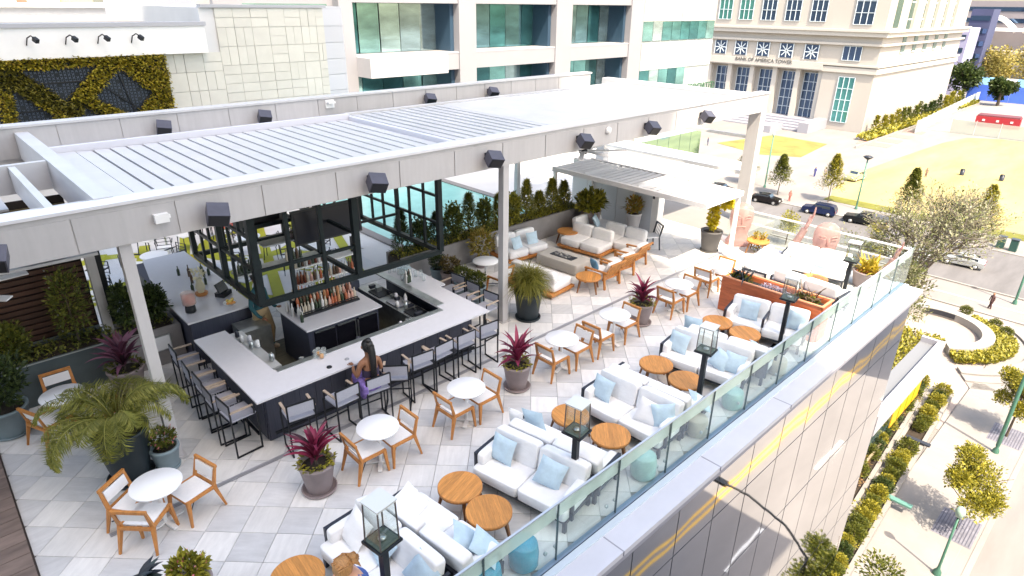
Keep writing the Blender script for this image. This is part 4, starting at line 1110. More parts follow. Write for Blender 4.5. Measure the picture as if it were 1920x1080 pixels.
# bottles
def bottle_mesh(nm, M, h=.27, r=.034):
    return MB().lathe([(r, 0), (r, h * .6), (r * .4, h * .76), (r * .35, h), (.001, h)], 8).mesh(nm, M)
BC = [(.42, .12, .06), (.50, .24, .12), (.16, .05, .03), (.50, .44, .36), (.03, .05, .03), (.60, .60, .60), (.10, .06, .04), (.60, .34, .28)]
BM = [bottle_mesh('bottle', mat('bottle_tint_%d' % i, c, .15, var=.1), rnd(.22, .3)) for i, c in enumerate(BC)]
bn = 0
def bottle(x, y, z, lab, grp, k=None):
    global bn
    o = obj('bottle', BM[random.randrange(len(BM)) if k is None else k], None, (x, y, z), (0, 0, rnd(0, 6)))
    tag(o, lab, 'bottle', grp)
rack = thing('bottle_rack', 'stepped bottle display rack on the bar island', 'rack')
for k in range(3): MB().bx(5.02, 6.36, 11.50 + k * .2, 11.68 + k * .2, TZ, TZ + .05 + k * .09).build('step', BLACK, rack)
mb = MB(); mb.bar((5.0, 11.47, TZ), (5.0, 11.47, TZ + .30), .03); mb.bar((6.38, 11.9, TZ), (6.38, 11.9, TZ + .45), .03); mb.bar((5.0, 11.47, TZ + .12), (6.3, 11.47, TZ + .12), .02); mb.build('rack_frame', BLACK, rack)
for k in range(3):
    for i in range(17):
        bottle(5.06 + i * .078 + rnd(-.01, .01), 11.59 + k * .2, TZ + .05 + k * .09, ['bottle in the front row of the island rack', 'bottle in the middle row of the island rack', 'bottle in the rear row of the island rack'][k], 'bottles on the island rack', None if random.random() > .45 else random.choice([0, 1, 3, 7]))
for i in range(6): bottle(4.9 + rnd(0, .12), 11.35 + i * .13, TZ, 'clear or dark bottle at the left end of the island', 'bottles at the island end', random.choice([4, 5]))
# hanging steel frame
tr = thing('hanging_frame', 'dark green steel frame hanging over the bar with shelves', 'frame')
X0, X1, Y0, Y1, ZL, ZU = 3.86, 7.88, 10.50, 13.80, 2.12, 4.02
def beam(a, b, w=.10, nm='beam'):
    w = max(.05, w * .78); MB().bar(a, b, w).build(nm, TRUSS, tr)
beam((X0, Y0, ZL), (X1, Y0, ZL), .13); beam((X0, Y1, ZL), (X1, Y1, ZL), .12); beam((X0, Y0, ZL), (X0, Y1, ZL), .12); beam((X1, Y0, ZL), (X1, Y1, ZL), .12); beam((5.85, Y0, ZL), (5.85, Y1, ZL), .10)
for (x, y, w) in ((X0, Y0, .17), (5.85, Y0, .15), (X1, Y0, .14), (X0, Y1, .12), (X1, Y1, .12), (X0, 12.1, .13), (X1, 12.1, .1), (5.85, Y1, .1), (5.85, 12.1, .09)): beam((x, y, ZL), (x, y, ZU), w, 'upright')
for x in (4.5, 5.15): beam((x, Y0, ZL), (x, Y0, ZU), .09, 'upright')
for y in (11.05, 11.6, 12.7, 13.2): beam((X0, y, ZL), (X0, y, ZU), .06, 'upright'); beam((X1, y, ZL), (X1, y, ZU), .06, 'upright')
for x in (4.5, 5.2, 6.5, 7.2): beam((x, Y1, ZL), (x, Y1, ZU), .06, 'upright')
for z in (2.75, 3.35):
    beam((X0, Y0, z), (X0, Y1, z), .07, 'rail'); beam((X1, Y0, z), (X1, Y1, z), .06, 'rail'); beam((X0, Y1, z), (X1, Y1, z), .06, 'rail')
beam((X0, Y0, 2.75), (5.85, Y0, 2.75), .07, 'rail'); beam((5.85, Y0, 3.0), (5.85, Y1, 3.0), .08, 'rail'); beam((5.85, 12.1, 2.6), (X1, 12.1, 2.6), .05, 'rail')
for y in (11.9,):
    mb = MB(); mb.bx(4.0, 5.8, y, y + .35, 2.14, 2.17); mb.bx(4.6, 5.8, y, y + .35, 2.62, 2.65); mb.build('shelf', STEEL, tr)
for i in range(5): bottle(5.1 + i * .075, 12.08, 2.17, 'bottle on the lower shelf of the hanging frame', 'bottles on the hanging shelf')
for i in range(7): bottle(4.1 + i * .07, 12.06, 2.17, 'dark short bottle at the left end of the hanging shelf', 'bottles at the left of the hanging shelf', 4)
SCREEN = mat('dark_screen', (.012, .014, .022), .2)
def tv(x0, x1, y, z0, z1, lab, rx=0):
    t = thing('television', lab, 'television', ((x0 + x1) / 2, y, (z0 + z1) / 2), 0)
    MB().box((0, 0, 0), (x1 - x0, .06, z1 - z0), RX(R(rx))).build('bezel', BLACK, t)
    MB().box((0, -.035, 0), (x1 - x0 - .08, .012, z1 - z0 - .08), RX(R(rx))).build('screen', SCREEN, t)
    MB().bar((0, .05, 0), (0, .05, .5), .05).build('mount', BLACK, t)
tv(5.10, 6.60, 11.6, 2.62, 3.32, 'large dark television hanging in the middle of the steel frame', -6)
tv(6.55, 7.35, 13.3, 3.25, 3.75, 'smaller dark television hanging at the right of the steel frame', -8)
t = thing('monitor_cabinet', 'black box hanging in the left part of the steel frame', 'cabinet', (4.95, 12.6, 3.25)); MB().box((0, 0, 0), (.55, .3, .55)).build('box', BLACK, t); MB().box((0, 0, -.33), (1.1, .5, .08)).build('tray', TRUSS, t)
for x in (5.25, 5.95):
    t = thing('small_pot', 'small grey potted succulent on the hanging shelf, %s' % ('left one' if x < 5.5 else 'right one'), 'plant', (x, 12.05, 2.65))
    MB().lathe([(.05, 0), (.075, .12), (.001, .12)], 12).build('pot', POTG, t); b_ = MB(); ball(b_, (0, 0, .17), (.09, .09, .08), 60, .06); b_.build('leaves', GREEN1, t)
bb = thing('back_bar_shelf', 'pale two tier back bar shelf full of bottles behind the island', 'shelf')
mb = MB(); mb.bx(5.45, 6.95, 12.55, 12.85, 1.30, 1.33); mb.bx(5.45, 6.95, 12.55, 12.85, 1.70, 1.73); mb.build('shelf_board', WHITE, bb)
mb = MB()
for x in (5.45, 6.2, 6.95): mb.bar((x, 12.7, 0), (x, 12.7, 2.1), .05)
mb.build('upright', BLACK, bb); MB().bx(5.4, 7.0, 12.6, 12.9, 0, 1.0).build('cabinet', BARD, bb)
for k, z in enumerate((1.33, 1.73)):
    for i in range(22 if k == 0 else 9): bottle(5.5 + (i % 18) * .08 + rnd(-.01, .01), 12.62 + .12 * (i // 18), z, ['bottle on the lower tier of the back bar shelf', 'bottle on the upper tier of the back bar shelf'][k], 'bottles on the back bar shelf')
for i in range(16):
    M_ = random.choice([STEEL, CHAR, QUARTZ, WHITE]); x, y = random.choice([(rnd(3.75, 3.95), rnd(10.4, 12.1)), (rnd(4.1, 7.3), 10.07), (rnd(7.0, 7.4), rnd(10.3, 12.5))])
    t = tag(MB().lathe([(.03, 0), (.045, .02), (.04, rnd(.08, .16)), (.001, .16)], 10).build('bar_canister', M_, None, (x, y, .90 if x < 6.95 else .85)), 'small steel or dark canister on the inner worktop of the bar', 'canister', 'canisters on the bar worktop')
# things on the counter
GLS = glassmat('drinking_glass', (.92, .95, .96), .5, .03, .16)
def glass_at(x, y, z, lab, grp, fill=None):
    t = thing('drinking_glass', lab, 'glass', (x, y, z), 0, grp); t.scale = (1.25,) * 3
    MB().lathe([(.03, 0), (.036, .13)], 12).build('tumbler', GLS, t)
    if fill: MB().lathe([(.001, .01), (.029, .012), (.031, .07), (.001, .07)], 12).build('drink', fill, t)
JU = mat('orange_drink', (.75, .30, .05), .3)
for i, (x, y) in enumerate(((4.42, 9.82), (4.50, 9.86), (4.58, 9.80), (4.50, 9.74))): glass_at(x, y, TZ + .012, 'small glass in the cluster with orange drink on the bar', 'glasses left of the seated woman', JU if i in (1, 3) else None)
for i in range(3): glass_at(6.6 + i * .08, 10.02 - i * .02, .90, 'steel shaker glass behind the middle of the bar', 'glasses behind the bar middle')
glass_at(4.25, 10.05, .9, 'lone glass at the inner left corner of the bar', None)
tag(MB().lathe([(.001, 0), (.05, 0), (.045, .018), (.001, .02)], 16).build('coaster', BLACK, None, (4.45, 9.38, TZ)), 'round black coaster on the bar left of the woman', 'coaster')
tag(MB().lathe([(.001, 0), (.045, 0), (.04, .012), (.001, .014)], 16).build('coaster', mat('grey_coaster', (.33, .34, .36), .6), None, (4.83, 9.42, TZ)), 'grey coaster on the bar in front of the woman', 'coaster')
for i in range(22):
    x, y = rnd(7.65, 8.15), rnd(11.35, 12.5)
    glass_at(x, y, TZ, 'clear glass among the glassware at the far right arm of the bar', 'glassware on the right arm of the bar')
for i in range(8): bottle(7.66 + rnd(0, .15), 11.6 + rnd(-.08, .12), TZ, 'bottle among the glassware on the right arm of the bar', 'bottles on the right arm of the bar', random.choice([4, 5, 6]))
# service counter at the left rear
sc2 = thing('service_counter', 'white topped service counter behind the left arm of the bar', 'counter')
mb = MB(); mb.prism([(3.18, 12.85), (4.55, 12.85), (4.55, 17.2), (3.55, 17.2), (3.18, 15)], TZ - .04, TZ); mb.build('countertop', QUARTZ, sc2)
mb = MB(); mb.bx(3.24, 4.5, 12.92, 17.1, 0, TZ - .042); mb.build('base', BARD, sc2)
mb = MB(); mb.bx(4.0, 4.6, 12.2, 12.8, 0, .8); mb.build('steel_sink_unit', STEEL, sc2)
t = thing('drink_dispenser', 'glass drink dispenser with pink fruit on the service counter', 'dispenser', (3.42, 13.35, TZ))
MB().lathe([(.09, 0), (.11, .02), (.10, .16), (.02, .17)], 16).build('stand', BLACK, t); MB().lathe([(.10, .17), (.14, .2), (.14, .44), (.11, .46)], 16).build('jar', glassmat('jar_glass', (.95, .80, .78), .5, .05, .25), t); MB().lathe([(.001, .19), (.12, .2), (.12, .38), (.001, .4)], 14).build('fruit', mat('pink_fruit', (.70, .25, .20), .6, var=.4, vscale=25), t)
t = thing('vase', 'cream vase bouquet on a wooden stand on the service counter', 'vase', (3.9, 14.1, TZ)); MB().lathe([(.12, 0), (.14, .06), (.001, .06)], 14).build('stand', TEAKL, t); MB().lathe([(.06, .06), (.11, .2), (.06, .34), (.08, .4)], 14).build('jar', mat('cream_ceramic', (.62, .58, .42), .5), t); b_ = MB(); ball(b_, (0, 0, .5), (.14, .14, .1), 60, .09); b_.build('flowers', mat('cream_petal', (.75, .70, .5), .8), t)
t = thing('fruit_bowl', 'bowl of oranges and lemons on the service counter edge', 'bowl', (4.15, 13.12, TZ)); MB().lathe([(.05, 0), (.13, .07), (.14, .075)], 16).build('bowl', GLS, t)
for i in range(9): MB().lathe([(.001, -.035), (.03, -.02), (.036, 0), (.03, .02), (.001, .035)], 10, (rnd(-.08, .08), rnd(-.08, .08), .07 + .04 * (i % 2))).build('fruit', mat('lemon' if i % 2 else 'orange', (.75, .55, .15) if i % 2 else (.75, .32, .08), .5), t)
t = thing('till', 'black till terminal on the service counter', 'till', (4.25, 13.75, TZ), .6); MB().box((0, 0, .05), (.3, .22, .1)).build('base', BLACK, t); MB().box((0, .03, .2), (.3, .03, .22), RX(R(-25))).build('screen', SCREEN, t)
for i in range(8): bottle(rnd(3.8, 4.45), rnd(14.3, 15.6), TZ, 'small dark bottle scattered on the far part of the service counter', 'bottles on the service counter', random.choice([4, 6]))
t = thing('notice_board', 'white rectangular panel fixed to the grey planter left of the bar', 'sign', (2.75, 13.46, .52)); MB().box((0, 0, 0), (.36, .03, .30)).build('panel', WHITE, t)
MB().box((0, .0, 0), (.40, .02, .34)).build('frame', STEEL, t)
# ---------------- bar stools ----------------
def make_stool():
    t = thing('bar_stool', 'x', 'stool')
    w, d, h = .46, .44, .72
    for sx in (-1, 1):
        x = sx * w / 2
        mb = MB(); mb.bar((x, d / 2, 0), (x, d / 2, h), .024); mb.bar((x, -d / 2, 0), (x, -d / 2, 1.03), .024); mb.bar((x, -d / 2, .012), (x, d / 2, .012), .024); mb.build('side_frame', BLACK, t)
        MB().bar((x, -d / 2, .90), (x, d / 2 - .05, .90), .045, .02).build('armrest', ARMW, t)
        MB().bar((x, d / 2 - .04, h), (x, d / 2 - .04, .89), .02).build('arm_support', BLACK, t)
    mb = MB(); mb.bar((-w / 2, d / 2, .25), (w / 2, d / 2, .25), .02); mb.bar((-w / 2, d / 2, h - .02), (w / 2, d / 2, h - .02), .024); mb.bar((-w / 2, -d / 2, h - .02), (w / 2, -d / 2, h - .02), .024); mb.bar((-w / 2, -d / 2, 1.03), (w / 2, -d / 2, 1.03), .024); mb.build('rail', BLACK, t)
    MB().box((0, 0, h), (w - .02, d - .01, .03)).build('seat', MESHG, t)
    MB().box((0, -d / 2, .93), (w - .03, .02, .21)).build('backrest', MESHG, t)
    return t
st = Proto(make_stool())
FR = [(3.60, 8.98, -8, 'bar stool at the front, leftmost, nearest the bar corner'), (4.36, 8.86, 3, 'bar stool directly left of the seated woman'), (4.98, 8.80, -6, 'bar stool the woman in purple sits on'),
      (5.52, 8.86, -38, 'bar stool turned sideways directly right of the seated woman'), (6.05, 8.94, -5, 'third bar stool right of the seated woman'), (6.56, 8.98, 4, 'fourth bar stool right of the seated woman'), (7.16, 9.00, 0, 'fifth bar stool right of the seated woman'), (7.80, 9.02, -4, 'bar stool at the front nearest the right corner of the bar')]
for x, y, a, l_ in FR: st.place((x, y, 0), R(a), l_, 'grey mesh bar stools')
LF = [(2.84, 12.05, 'left side bar stool farthest from the camera'), (2.80, 11.22, 'second left side bar stool from the far end'), (2.82, 10.72, 'middle left side bar stool'), (2.79, 10.18, 'fourth left side bar stool, one before the nearest'), (2.85, 9.66, 'left side bar stool nearest the front corner')]
for x, y, l_ in LF: st.place((x, y, 0), R(-90 + rnd(-4, 4)), l_, 'grey mesh bar stools')
RT = [(8.62, 9.9, 'right side bar stool nearest the middle column'), (8.66, 10.6, 'right side bar stool below the small shrub pots'), (8.7, 11.2, 'right side bar stool hidden behind the others by the pots')]
for x, y, l_ in RT: st.place((x, y, 0), R(90 + rnd(-8, 8)), l_, 'grey mesh bar stools')
# ---------------- far dining tables ----------------
WIRE = mat('dark_wire', (.03, .035, .05), .4, .4)
def make_wchair():
    t = thing('wire_chair', 'x', 'chair')
    mb = MB()
    for sx in (-1, 1):
        for sy in (-1, 1): mb.bar((sx * .2, sy * .2, 0), (sx * .17, sy * .17, .45), .02)
        mb.bar((sx * .2, -.2, .45), (sx * .2, -.22, .8), .02); mb.bar((sx * .22, -.2, .66), (sx * .22, .15, .66), .025)
    mb.build('frame', WIRE, t); MB().box((0, 0, .455), (.40, .40, .02)).build('seat', WHITE, t)
    mb = MB()
    for k in range(4): mb.bar((-.2, -.21, .5 + k * .1), (.2, -.21, .5 + k * .1), .014)
    mb.build('back_bars', WIRE, t)
    return t
wc = Proto(make_wchair())
k = 0
pos = ['nearest the service counter', 'second from the service counter', 'beside the lime circle', 'deep under the pergola', 'by the slatted wall side', 'far right under the frame', 'at the back beside the building', 'seen through the hanging frame']
for i, (x, y) in enumerate(((4.1, 18.4), (5.2, 16.3), (3.5, 16.9), (4.9, 20.2), (2.3, 18.0), (6.6, 18.2), (6.8, 20.4), (7.6, 16.2))):
    tabp.place((x, y, 0), i, 'white round dining table under the pergola, ' + pos[i], 'dining tables on the patterned floor')
    for a in (20, 140, 260):
        an = R(a + i * 37); wc.place((x + .62 * math.cos(an), y + .62 * math.sin(an), 0), an + PI / 2, 'dark wire chair at the dining table ' + pos[i], 'wire chairs at the table ' + pos[i])
mb = MB(); mb.lathe([(.22, 0), (.32, .25), (.36, .5), (.30, .7), (.28, .45), (.001, .42)], 20)
tag(mb.build('armchair', mat('bright_yellow_fabric', (.75, .60, .02), .8), None, (4.75, 17.6, 0)), 'bright yellow tub chair on the patterned dining floor', 'armchair')
tag(MB().bx(0, 1.6, 0, .5, 0, .9).build('banquette', mat('coral_red_fabric', (.70, .12, .10), .8, var=.2), None, (7.0, 21.5, 0)), 'coral red banquette deep under the pergola', 'banquette')
random.seed(41)
# ---------------- pots and plants ----------------
def pot_part(t, M, r0, r1, h, saucer=None):
    MB().lathe([(r0, 0), (r1, h - .05), (r1 + .012, h - .045), (r1 + .012, h), (r1 - .03, h), (r1 - .04, h - .07), (.001, h - .07)], 32).build('pot', M, t)
    MB().lathe([(r1 - .045, 0), (r1 - .05, .012), (.001, .02)], 24, (0, 0, h - .075)).build('soil', SOIL, t)
    if saucer: MB().lathe([(saucer - .02, 0), (saucer, .01), (saucer + .01, .045), (saucer - .015, .045), (saucer - .03, .02), (.001, .02)], 32).build('saucer', M, t)
strapm = [MB().strap((0, 0, 0), 0, R(68), .58, .085, 1.0, 6).mesh('leaf', PURPLE), MB().strap((0, 0, 0), 0, R(60), .50, .09, 1.5, 6).mesh('leaf', PURPLE), MB().strap((0, 0, 0), 0, R(75), .45, .08, .5, 6).mesh('leaf', PURPLE)]
strapd = [MB().strap((0, 0, 0), 0, R(62), .55, .08, 1.3, 6).mesh('leaf', PURPLED), MB().strap((0, 0, 0), 0, R(72), .5, .085, .8, 6).mesh('leaf', PURPLED)]
def cordyline(lab, x, y, M=POTG, rr=.275, h=.54, ms=strapm, nl=34, skirt=YELLOWG, sc=1.0, sau=.27):
    t = thing('cordyline_pot', lab, 'potted plant', (x, y, 0), rnd(0, 6), 'potted cordylines')
    t.scale = (sc,) * 3
    pot_part(t, M, rr * .68, rr, h, sau)
    for k in range(3):
        MB().tube([(0, 0, h - .08), (.03 * math.cos(k * 2.1), .03 * math.sin(k * 2.1), h + .22)], .016, 6).build('stem', BARK, t)
    for i in range(nl):
        z = h + .02 + .24 * (i / nl); az = i * 2.399 + rnd(-.2, .2)
        s_ = rnd(.75, 1.08)
        o = obj('leaf', random.choice(ms), t, (.03 * math.cos(az), .03 * math.sin(az), z), (0, R(18) - R(34) * (i / nl) + rnd(-.12, .12), az)); o.scale = (s_, rnd(.8, 1.15), s_)
    b_ = MB()
    for _ in range(150):
        a = rnd(0, 2 * PI); r_0 = rr * rnd(.55, 1.02)
        b_.leaf((r_0 * math.cos(a), r_0 * math.sin(a), h - .03 + rnd(0, .09)), (math.cos(a) + rnd(-.5, .5), math.sin(a) + rnd(-.5, .5), rnd(-.1, .9)), (0, 0, 1), rnd(.05, .10), .045)
    b_.build('trailing_foliage', skirt, t)
    return t
cordyline('nearest crimson cordyline in a taupe pot with yellow-green trailing leaves', 3.30, 7.82)
cordyline('second crimson cordyline in a taupe pot, beside the end of the bar stools', 7.66, 7.82)
cordyline('third crimson cordyline in a taupe pot, between cafe tables in the middle', 11.86, 7.84, ms=strapm)
cordyline('dusky pink cordyline in a taupe pot by the left column and dark planter', 1.90, 12.75, ms=strapd, sc=1.15, nl=40, skirt=GREEN1)
# feathery palm in a big black pot
t = thing('palm_pot', 'large feathery palm in a big black tapered pot at the left', 'potted plant', (1.22, 10.15, 0))
pot_part(t, POTK, .26, .40, .95, .36)
def frond(L=1.25, n=30, droop=2.1, w=.34):
    mb = MB(); e = R(80); p = Vector((0, 0, 0)); pts = [p.copy()]
    for i in range(n):
        t_ = i / n; p = p + Vector((math.cos(e), 0, math.sin(e))) * L / n; e -= droop / n * (.5 + t_); pts.append(p.copy())
        if i > 3:
            ll = w * math.sin(PI * (.12 + .85 * t_)) ** .7
            for s_ in (-1, 1):
                for q_ in range(3):
                    d = Vector((.55 * math.cos(e), s_ * (1 - .3 * t_), .55 * math.sin(e) - rnd(.15, .75)))
                    mb.leaf(p + Vector((rnd(-.02, .02), 0, 0)), d, (0, 0, 1), ll * rnd(.7, 1.2), .017, .1, -.6)
    mb.tube(pts, .010, 5, .003)
    return mb.mesh('frond', PALMG)
fm = [frond(1.55, 34, 3.1), frond(1.4, 32, 3.4), frond(1.15, 28, 2.2)]
for i in range(30):
    az = i * 2.399; o = obj('frond', fm[i % 3], t, (.05 * math.cos(az), .05 * math.sin(az), .92), (0, R(-12) + R(26) * ((i * 7 % 30) / 30), az)); s_ = rnd(.82, 1.12); o.scale = (s_, s_, s_)
# small pot beside
def bush_pot(lab, x, y, M, rr, h, cr, ch, n, ms, size=.09, cat='potted plant', flowers=None, nm='bush_pot', aspect=.5, shell=.5, up=.4):
    t = thing(nm, lab, cat, (x, y, 0), rnd(0, 6))
    pot_part(t, M, rr * .72, rr, h, rr * .85)
    b_ = MB(); ball(b_, (0, 0, h + ch * .55), (cr, cr, ch * .62), n, size, shell=shell, aspect=aspect, up=up); b_.build('foliage', ms, t)
    if flowers:
        b_ = MB(); ball(b_, (0, 0, h + ch * .6), (cr * .95, cr * .95, ch * .6), 70, .05, shell=.8); b_.build('flowers', flowers, t)
    return t
PINKF = leafmat('pink_flowers', [(.5, .06, .10), (.75, .20, .25), (.8, .35, .35)])
bush_pot('small blue grey pot of pink flowers next to the palm pot', 1.72, 10.0, POTB, .22, .42, .24, .28, 420, GREEN1, .07, flowers=PINKF)
bush_pot('blue grey pot with dark leaves cut by the left edge of the frame', .0, 12.85, POTB, .34, .55, .52, .95, 1500, GREEN2, .10)
# papyrus like ball
t = thing('papyrus_pot', 'round mop headed papyrus in a tall black pot beside the middle column', 'potted plant', (10.02, 9.88, 0)); pot_part(t, POTK, .25, .34, .72, .31)
b_ = MB()
for _ in range(1300):
    az = rnd(0, 2 * PI); el = R(rnd(5, 88)); b_.strap((rnd(-.16, .16), rnd(-.16, .16), .74 + rnd(0, .3)), az, el, rnd(.45, .75), .014, rnd(1.2, 2.6), 5)
b_.build('foliage', leafmat('papyrus_green', [(.12, .12, .018), (.19, .18, .03), (.26, .24, .04)]), t)
for (x, y, rr, h, M_, ms, l_) in ((9.60, 12.95, .20, .5, POTB, GREEN2, 'dark leafed pot farthest left in the cluster at the bar end'), (9.62, 12.45, .24, .55, POTG, leafmat('bronze_leaves', [(.06, .04, .012), (.14, .09, .03), (.2, .16, .04)]), 'bronze leafed plant in a taupe pot in the cluster at the bar end'),
                                    (9.66, 11.95, .23, .42, POTB, GREEN1, 'rounded green shrub in a blue grey pot, left of two at the bar end'), (9.72, 11.45, .23, .42, POTB, GREEN1, 'rounded green shrub in a blue grey pot, right of two at the bar end')):
    bush_pot(l_, x, y, M_, rr, h, rr * 1.25, .36, 700, ms, .075)
t = bush_pot('wide spiky yellow green plant in a taupe pot at the end of the back planter', 16.2, 13.1, POTG, .34, .75, .55, .6, 500, YELLOWG, .2)
b_ = MB()
for _ in range(90): b_.strap((0, 0, .8), rnd(0, 6.28), R(rnd(20, 80)), rnd(.5, .8), .05, rnd(.6, 1.6), 5)
b_.build('spiky_leaves', YELLOWG, t)
t = bush_pot('variegated orange plant in a white pot before the kitchen wall', 17.4, 12.2, mat('white_pot', (.62, .60, .60), .6), .27, .62, .32, .5, 260, leafmat('amber_leaves', [(.30, .14, .03), (.45, .30, .06), (.2, .2, .04)]), .14)
b_ = MB()
for _ in range(40): b_.strap((0, 0, .65), rnd(0, 6.28), R(rnd(30, 80)), rnd(.4, .6), .04, rnd(.6, 1.4), 5)
b_.build('spiky_leaves', leafmat('amber_leaves', []) if 'amber_leaves' not in MATS else MATS['amber_leaves'], t)
t = bush_pot('bright golden climber in a dark grey pot at the far end of the terrace', 17.6, 9.35, mat('dark_grey_pot', (.10, .095, .095), .6), .33, .68, .18, .35, 160, YELLOW, .09)
b_ = MB()
ball(b_, (.0, .0, 1.15), (.16, .16, .5), 420, .11, aspect=.7); ball(b_, (.1, -.32, 1.62), (.2, .2, .2), 260, .12, aspect=.8)
b_.build('climber', YELLOW, t)
b_ = MB(); b_.tube([(0, 0, .6), (.02, 0, 1.2), (.06, -.15, 1.6)], .012, 5); b_.build('stem', BARK, t); t.rotation_euler = (0, 0, 0)
bush_pot('leafy pot with pink flowers cut by the bottom edge of the frame', 1.08, 6.85, POTG, .25, .50, .26, .34, 650, YELLOWG, .09, flowers=PINKF)
t = bush_pot('dark leafed pot at the bottom edge beside the flowering pot', .60, 7.22, POTK, .24, .45, .1, .1, 20, GREEN2, .06)
b_ = MB()
DK = leafmat('blue_black_leaves', [(.008, .014, .022), (.02, .03, .045), (.03, .05, .05)], .1)
for _ in range(26): b_.strap((0, 0, .45), rnd(0, 6.28), R(rnd(30, 85)), rnd(.28, .42), .11, rnd(.6, 2.0), 6)
b_.build('broad_leaves', DK, t)

# ---------------- planters with shrubs ----------------
def shrub(lab, x, y, z, r, h, ms, n=500, size=.09, grp=None, cone=False, nm='shrub'):
    t = thing(nm, lab, 'shrub', (x, y, z), rnd(0, 6), grp)
    MB().tube([(0, 0, 0), (.02, .01, h * .6)], .02, 6, .008).build('trunk', BARK, t)
    b_ = MB()
    if cone:
        for k in range(n):
            f = random.random() ** .8; rr = r * (1.05 - f) * rnd(.5, 1.1) + .03; a = rnd(0, 6.28)
            b_.leaf((rr * math.cos(a), rr * math.sin(a), h * (.08 + .9 * f)), (math.cos(a), math.sin(a), rnd(.2, 1.6)), (0, 0, 1), size * rnd(.7, 1.4), size * .42)
    else: ball(b_, (0, 0, h * .55), (r, r, h * .52), n, size, shell=.35)
    b_.build('crown', ms, t); return t
pl = thing('back_planter', 'long grey concrete planter behind the lounge area with upright shrubs', 'planter')
mb = MB(); mb.bx(8.9, 16.4, 13.62, 13.70, 0, .74); mb.bx(8.9, 16.4, 14.30, 14.38, 0, .74); mb.bx(16.32, 16.4, 13.70, 14.30, 0, .74); mb.build('wall', PLANTER, pl)
MB().bx(8.9, 16.32, 13.70, 14.30, .3, .66).build('soil', SOIL, pl)
wl = ['at the left end', 'second', 'third', 'fourth', 'fifth', 'sixth', 'seventh', 'eighth', 'ninth', 'tenth', 'eleventh', 'twelfth']
for i in range(12):
    x = 9.2 + i * .6
    ms = [GREEN2, GREEN1, YELLOWG, YELLOWG][min(3, i // 3)]
    shrub('upright shrub in the back planter, %s from the left' % wl[i] if i else 'upright shrub at the left end of the back planter', x, 14.0, .62, .26 + rnd(0, .06), rnd(.85, 1.25) if i % 4 else 1.35, ms, 1300, .10, 'shrubs in the back planter', cone=(i % 2 == 0 or i > 8))
b_ = MB()
for _ in range(2600): b_.leaf((rnd(8.95, 16.3), rnd(13.66, 14.3), .66 + rnd(0, .14)), (rnd(-1, 1), rnd(-1.2, .8), rnd(.1, 1)), (0, 0, 1), rnd(.06, .12), .05)
o = b_.build('low_foliage', YELLOWG, pl); o['kind'] = 'stuff'
bush_pot('large golden leaved plant in front of the back planter by the middle column', 11.35, 13.15, POTG, .2, .3, .42, .85, 700, leafmat('ochre_leaves', [(.26, .17, .03), (.40, .30, .06), (.15, .15, .03)]), .11)
# left planters
p1 = thing('dark_planter', 'long dark grey planter with bushes before the slatted wall', 'planter')
mb = MB(); mb.bx(-3, 1.92, 13.50, 13.58, 0, .86); mb.bx(-3, 1.92, 14.42, 14.5, 0, .86); mb.bx(1.84, 1.92, 13.58, 14.42, 0, .86); mb.build('wall', PLANTERD, p1); MB().bx(-3, 1.84, 13.58, 14.42, .4, .80).build('soil', SOIL, p1)
MB().bx(-3, 1.9, 13.48, 13.5, .86, .875).build('rim', mat('pale_rim', (.30, .33, .33), .5), p1)
p3 = thing('grey_planter', 'grey planter between the left column and the service counter', 'planter')
mb = MB(); mb.bx(2.0, 3.2, 13.50, 13.58, 0, .82); mb.bx(2.0, 3.2, 14.3, 14.38, 0, .82); mb.bx(3.12, 3.2, 13.58, 14.3, 0, .82); mb.bx(2.0, 2.08, 13.58, 14.3, 0, .82); mb.build('wall', PLANTER, p3); MB().bx(2.08, 3.12, 13.58, 14.3, .4, .74).build('soil', SOIL, p3)
for i, (x, h, r, ms, l_) in enumerate(((-1.7, 1.0, .5, GREEN2, 'dark bush at the far left end of the dark planter'), (-.55, .8, .5, YELLOWG, 'yellow green bush in the dark planter at the left edge'), (.35, .85, .45, GREEN1, 'low bushy shrub in the middle of the dark planter'), (1.45, 1.75, .42, GREEN1, 'tall loose shrub with pale leaves against the slatted wall'), (2.35, 1.1, .28, GREEN2, 'conical green shrub between the two left columns'), (2.9, .9, .3, GREEN2, 'dark shrub right of the left column'))):
    shrub(l_, x, 13.98, .75, r, h, ms, 1300 if i != 3 else 1000, .09)
b_ = MB()
for _ in range(1400): b_.leaf((rnd(-2.9, 3.1), rnd(13.6, 14.4), .80 + rnd(0, .12)), (rnd(-1, 1), rnd(-1, 1), rnd(.1, 1)), (0, 0, 1), rnd(.06, .13), .05)
o = b_.build('low_foliage', GREEN1, p1); o['kind'] = 'stuff'
# slatted wall
sw = thing('slatted_wall', 'dark brown horizontally slatted timber wall at the left', 'wall')
SLAT = mat('dark_brown_slat', (.075, .032, .020), .6, var=.3, vscale=4, stretch=(.6, 6, 6), rnd=.2)
SLATG = mat('olive_brown_slat', (.095, .075, .035), .6, var=.3, vscale=4, stretch=(.6, 6, 6), rnd=.2)  # upper slats, lighter and more olive than the lower ones
MB().bx(-3.2, 1.96, 14.75, 14.8, 0, 3.6).build('backing', mat('near_black_backing', (.02, .014, .012), .8), sw)
slm = [MB().box((0, 0, 0), (5.1, .05, .085)).mesh('slat', M_) for M_ in (SLAT, SLATG)]
for i in range(28): obj('slat', slm[0 if i < 19 else 1], sw, (-.62, 14.70, .12 + i * .122))
for x in (-1.3, .3, 1.3):
    cl = MB().box((0, 0, 0), (.03, .02, .03)).mesh('clip', STEEL)
    for i in range(28): obj('clip', cl, sw, (x, 14.668, .12 + i * .122))
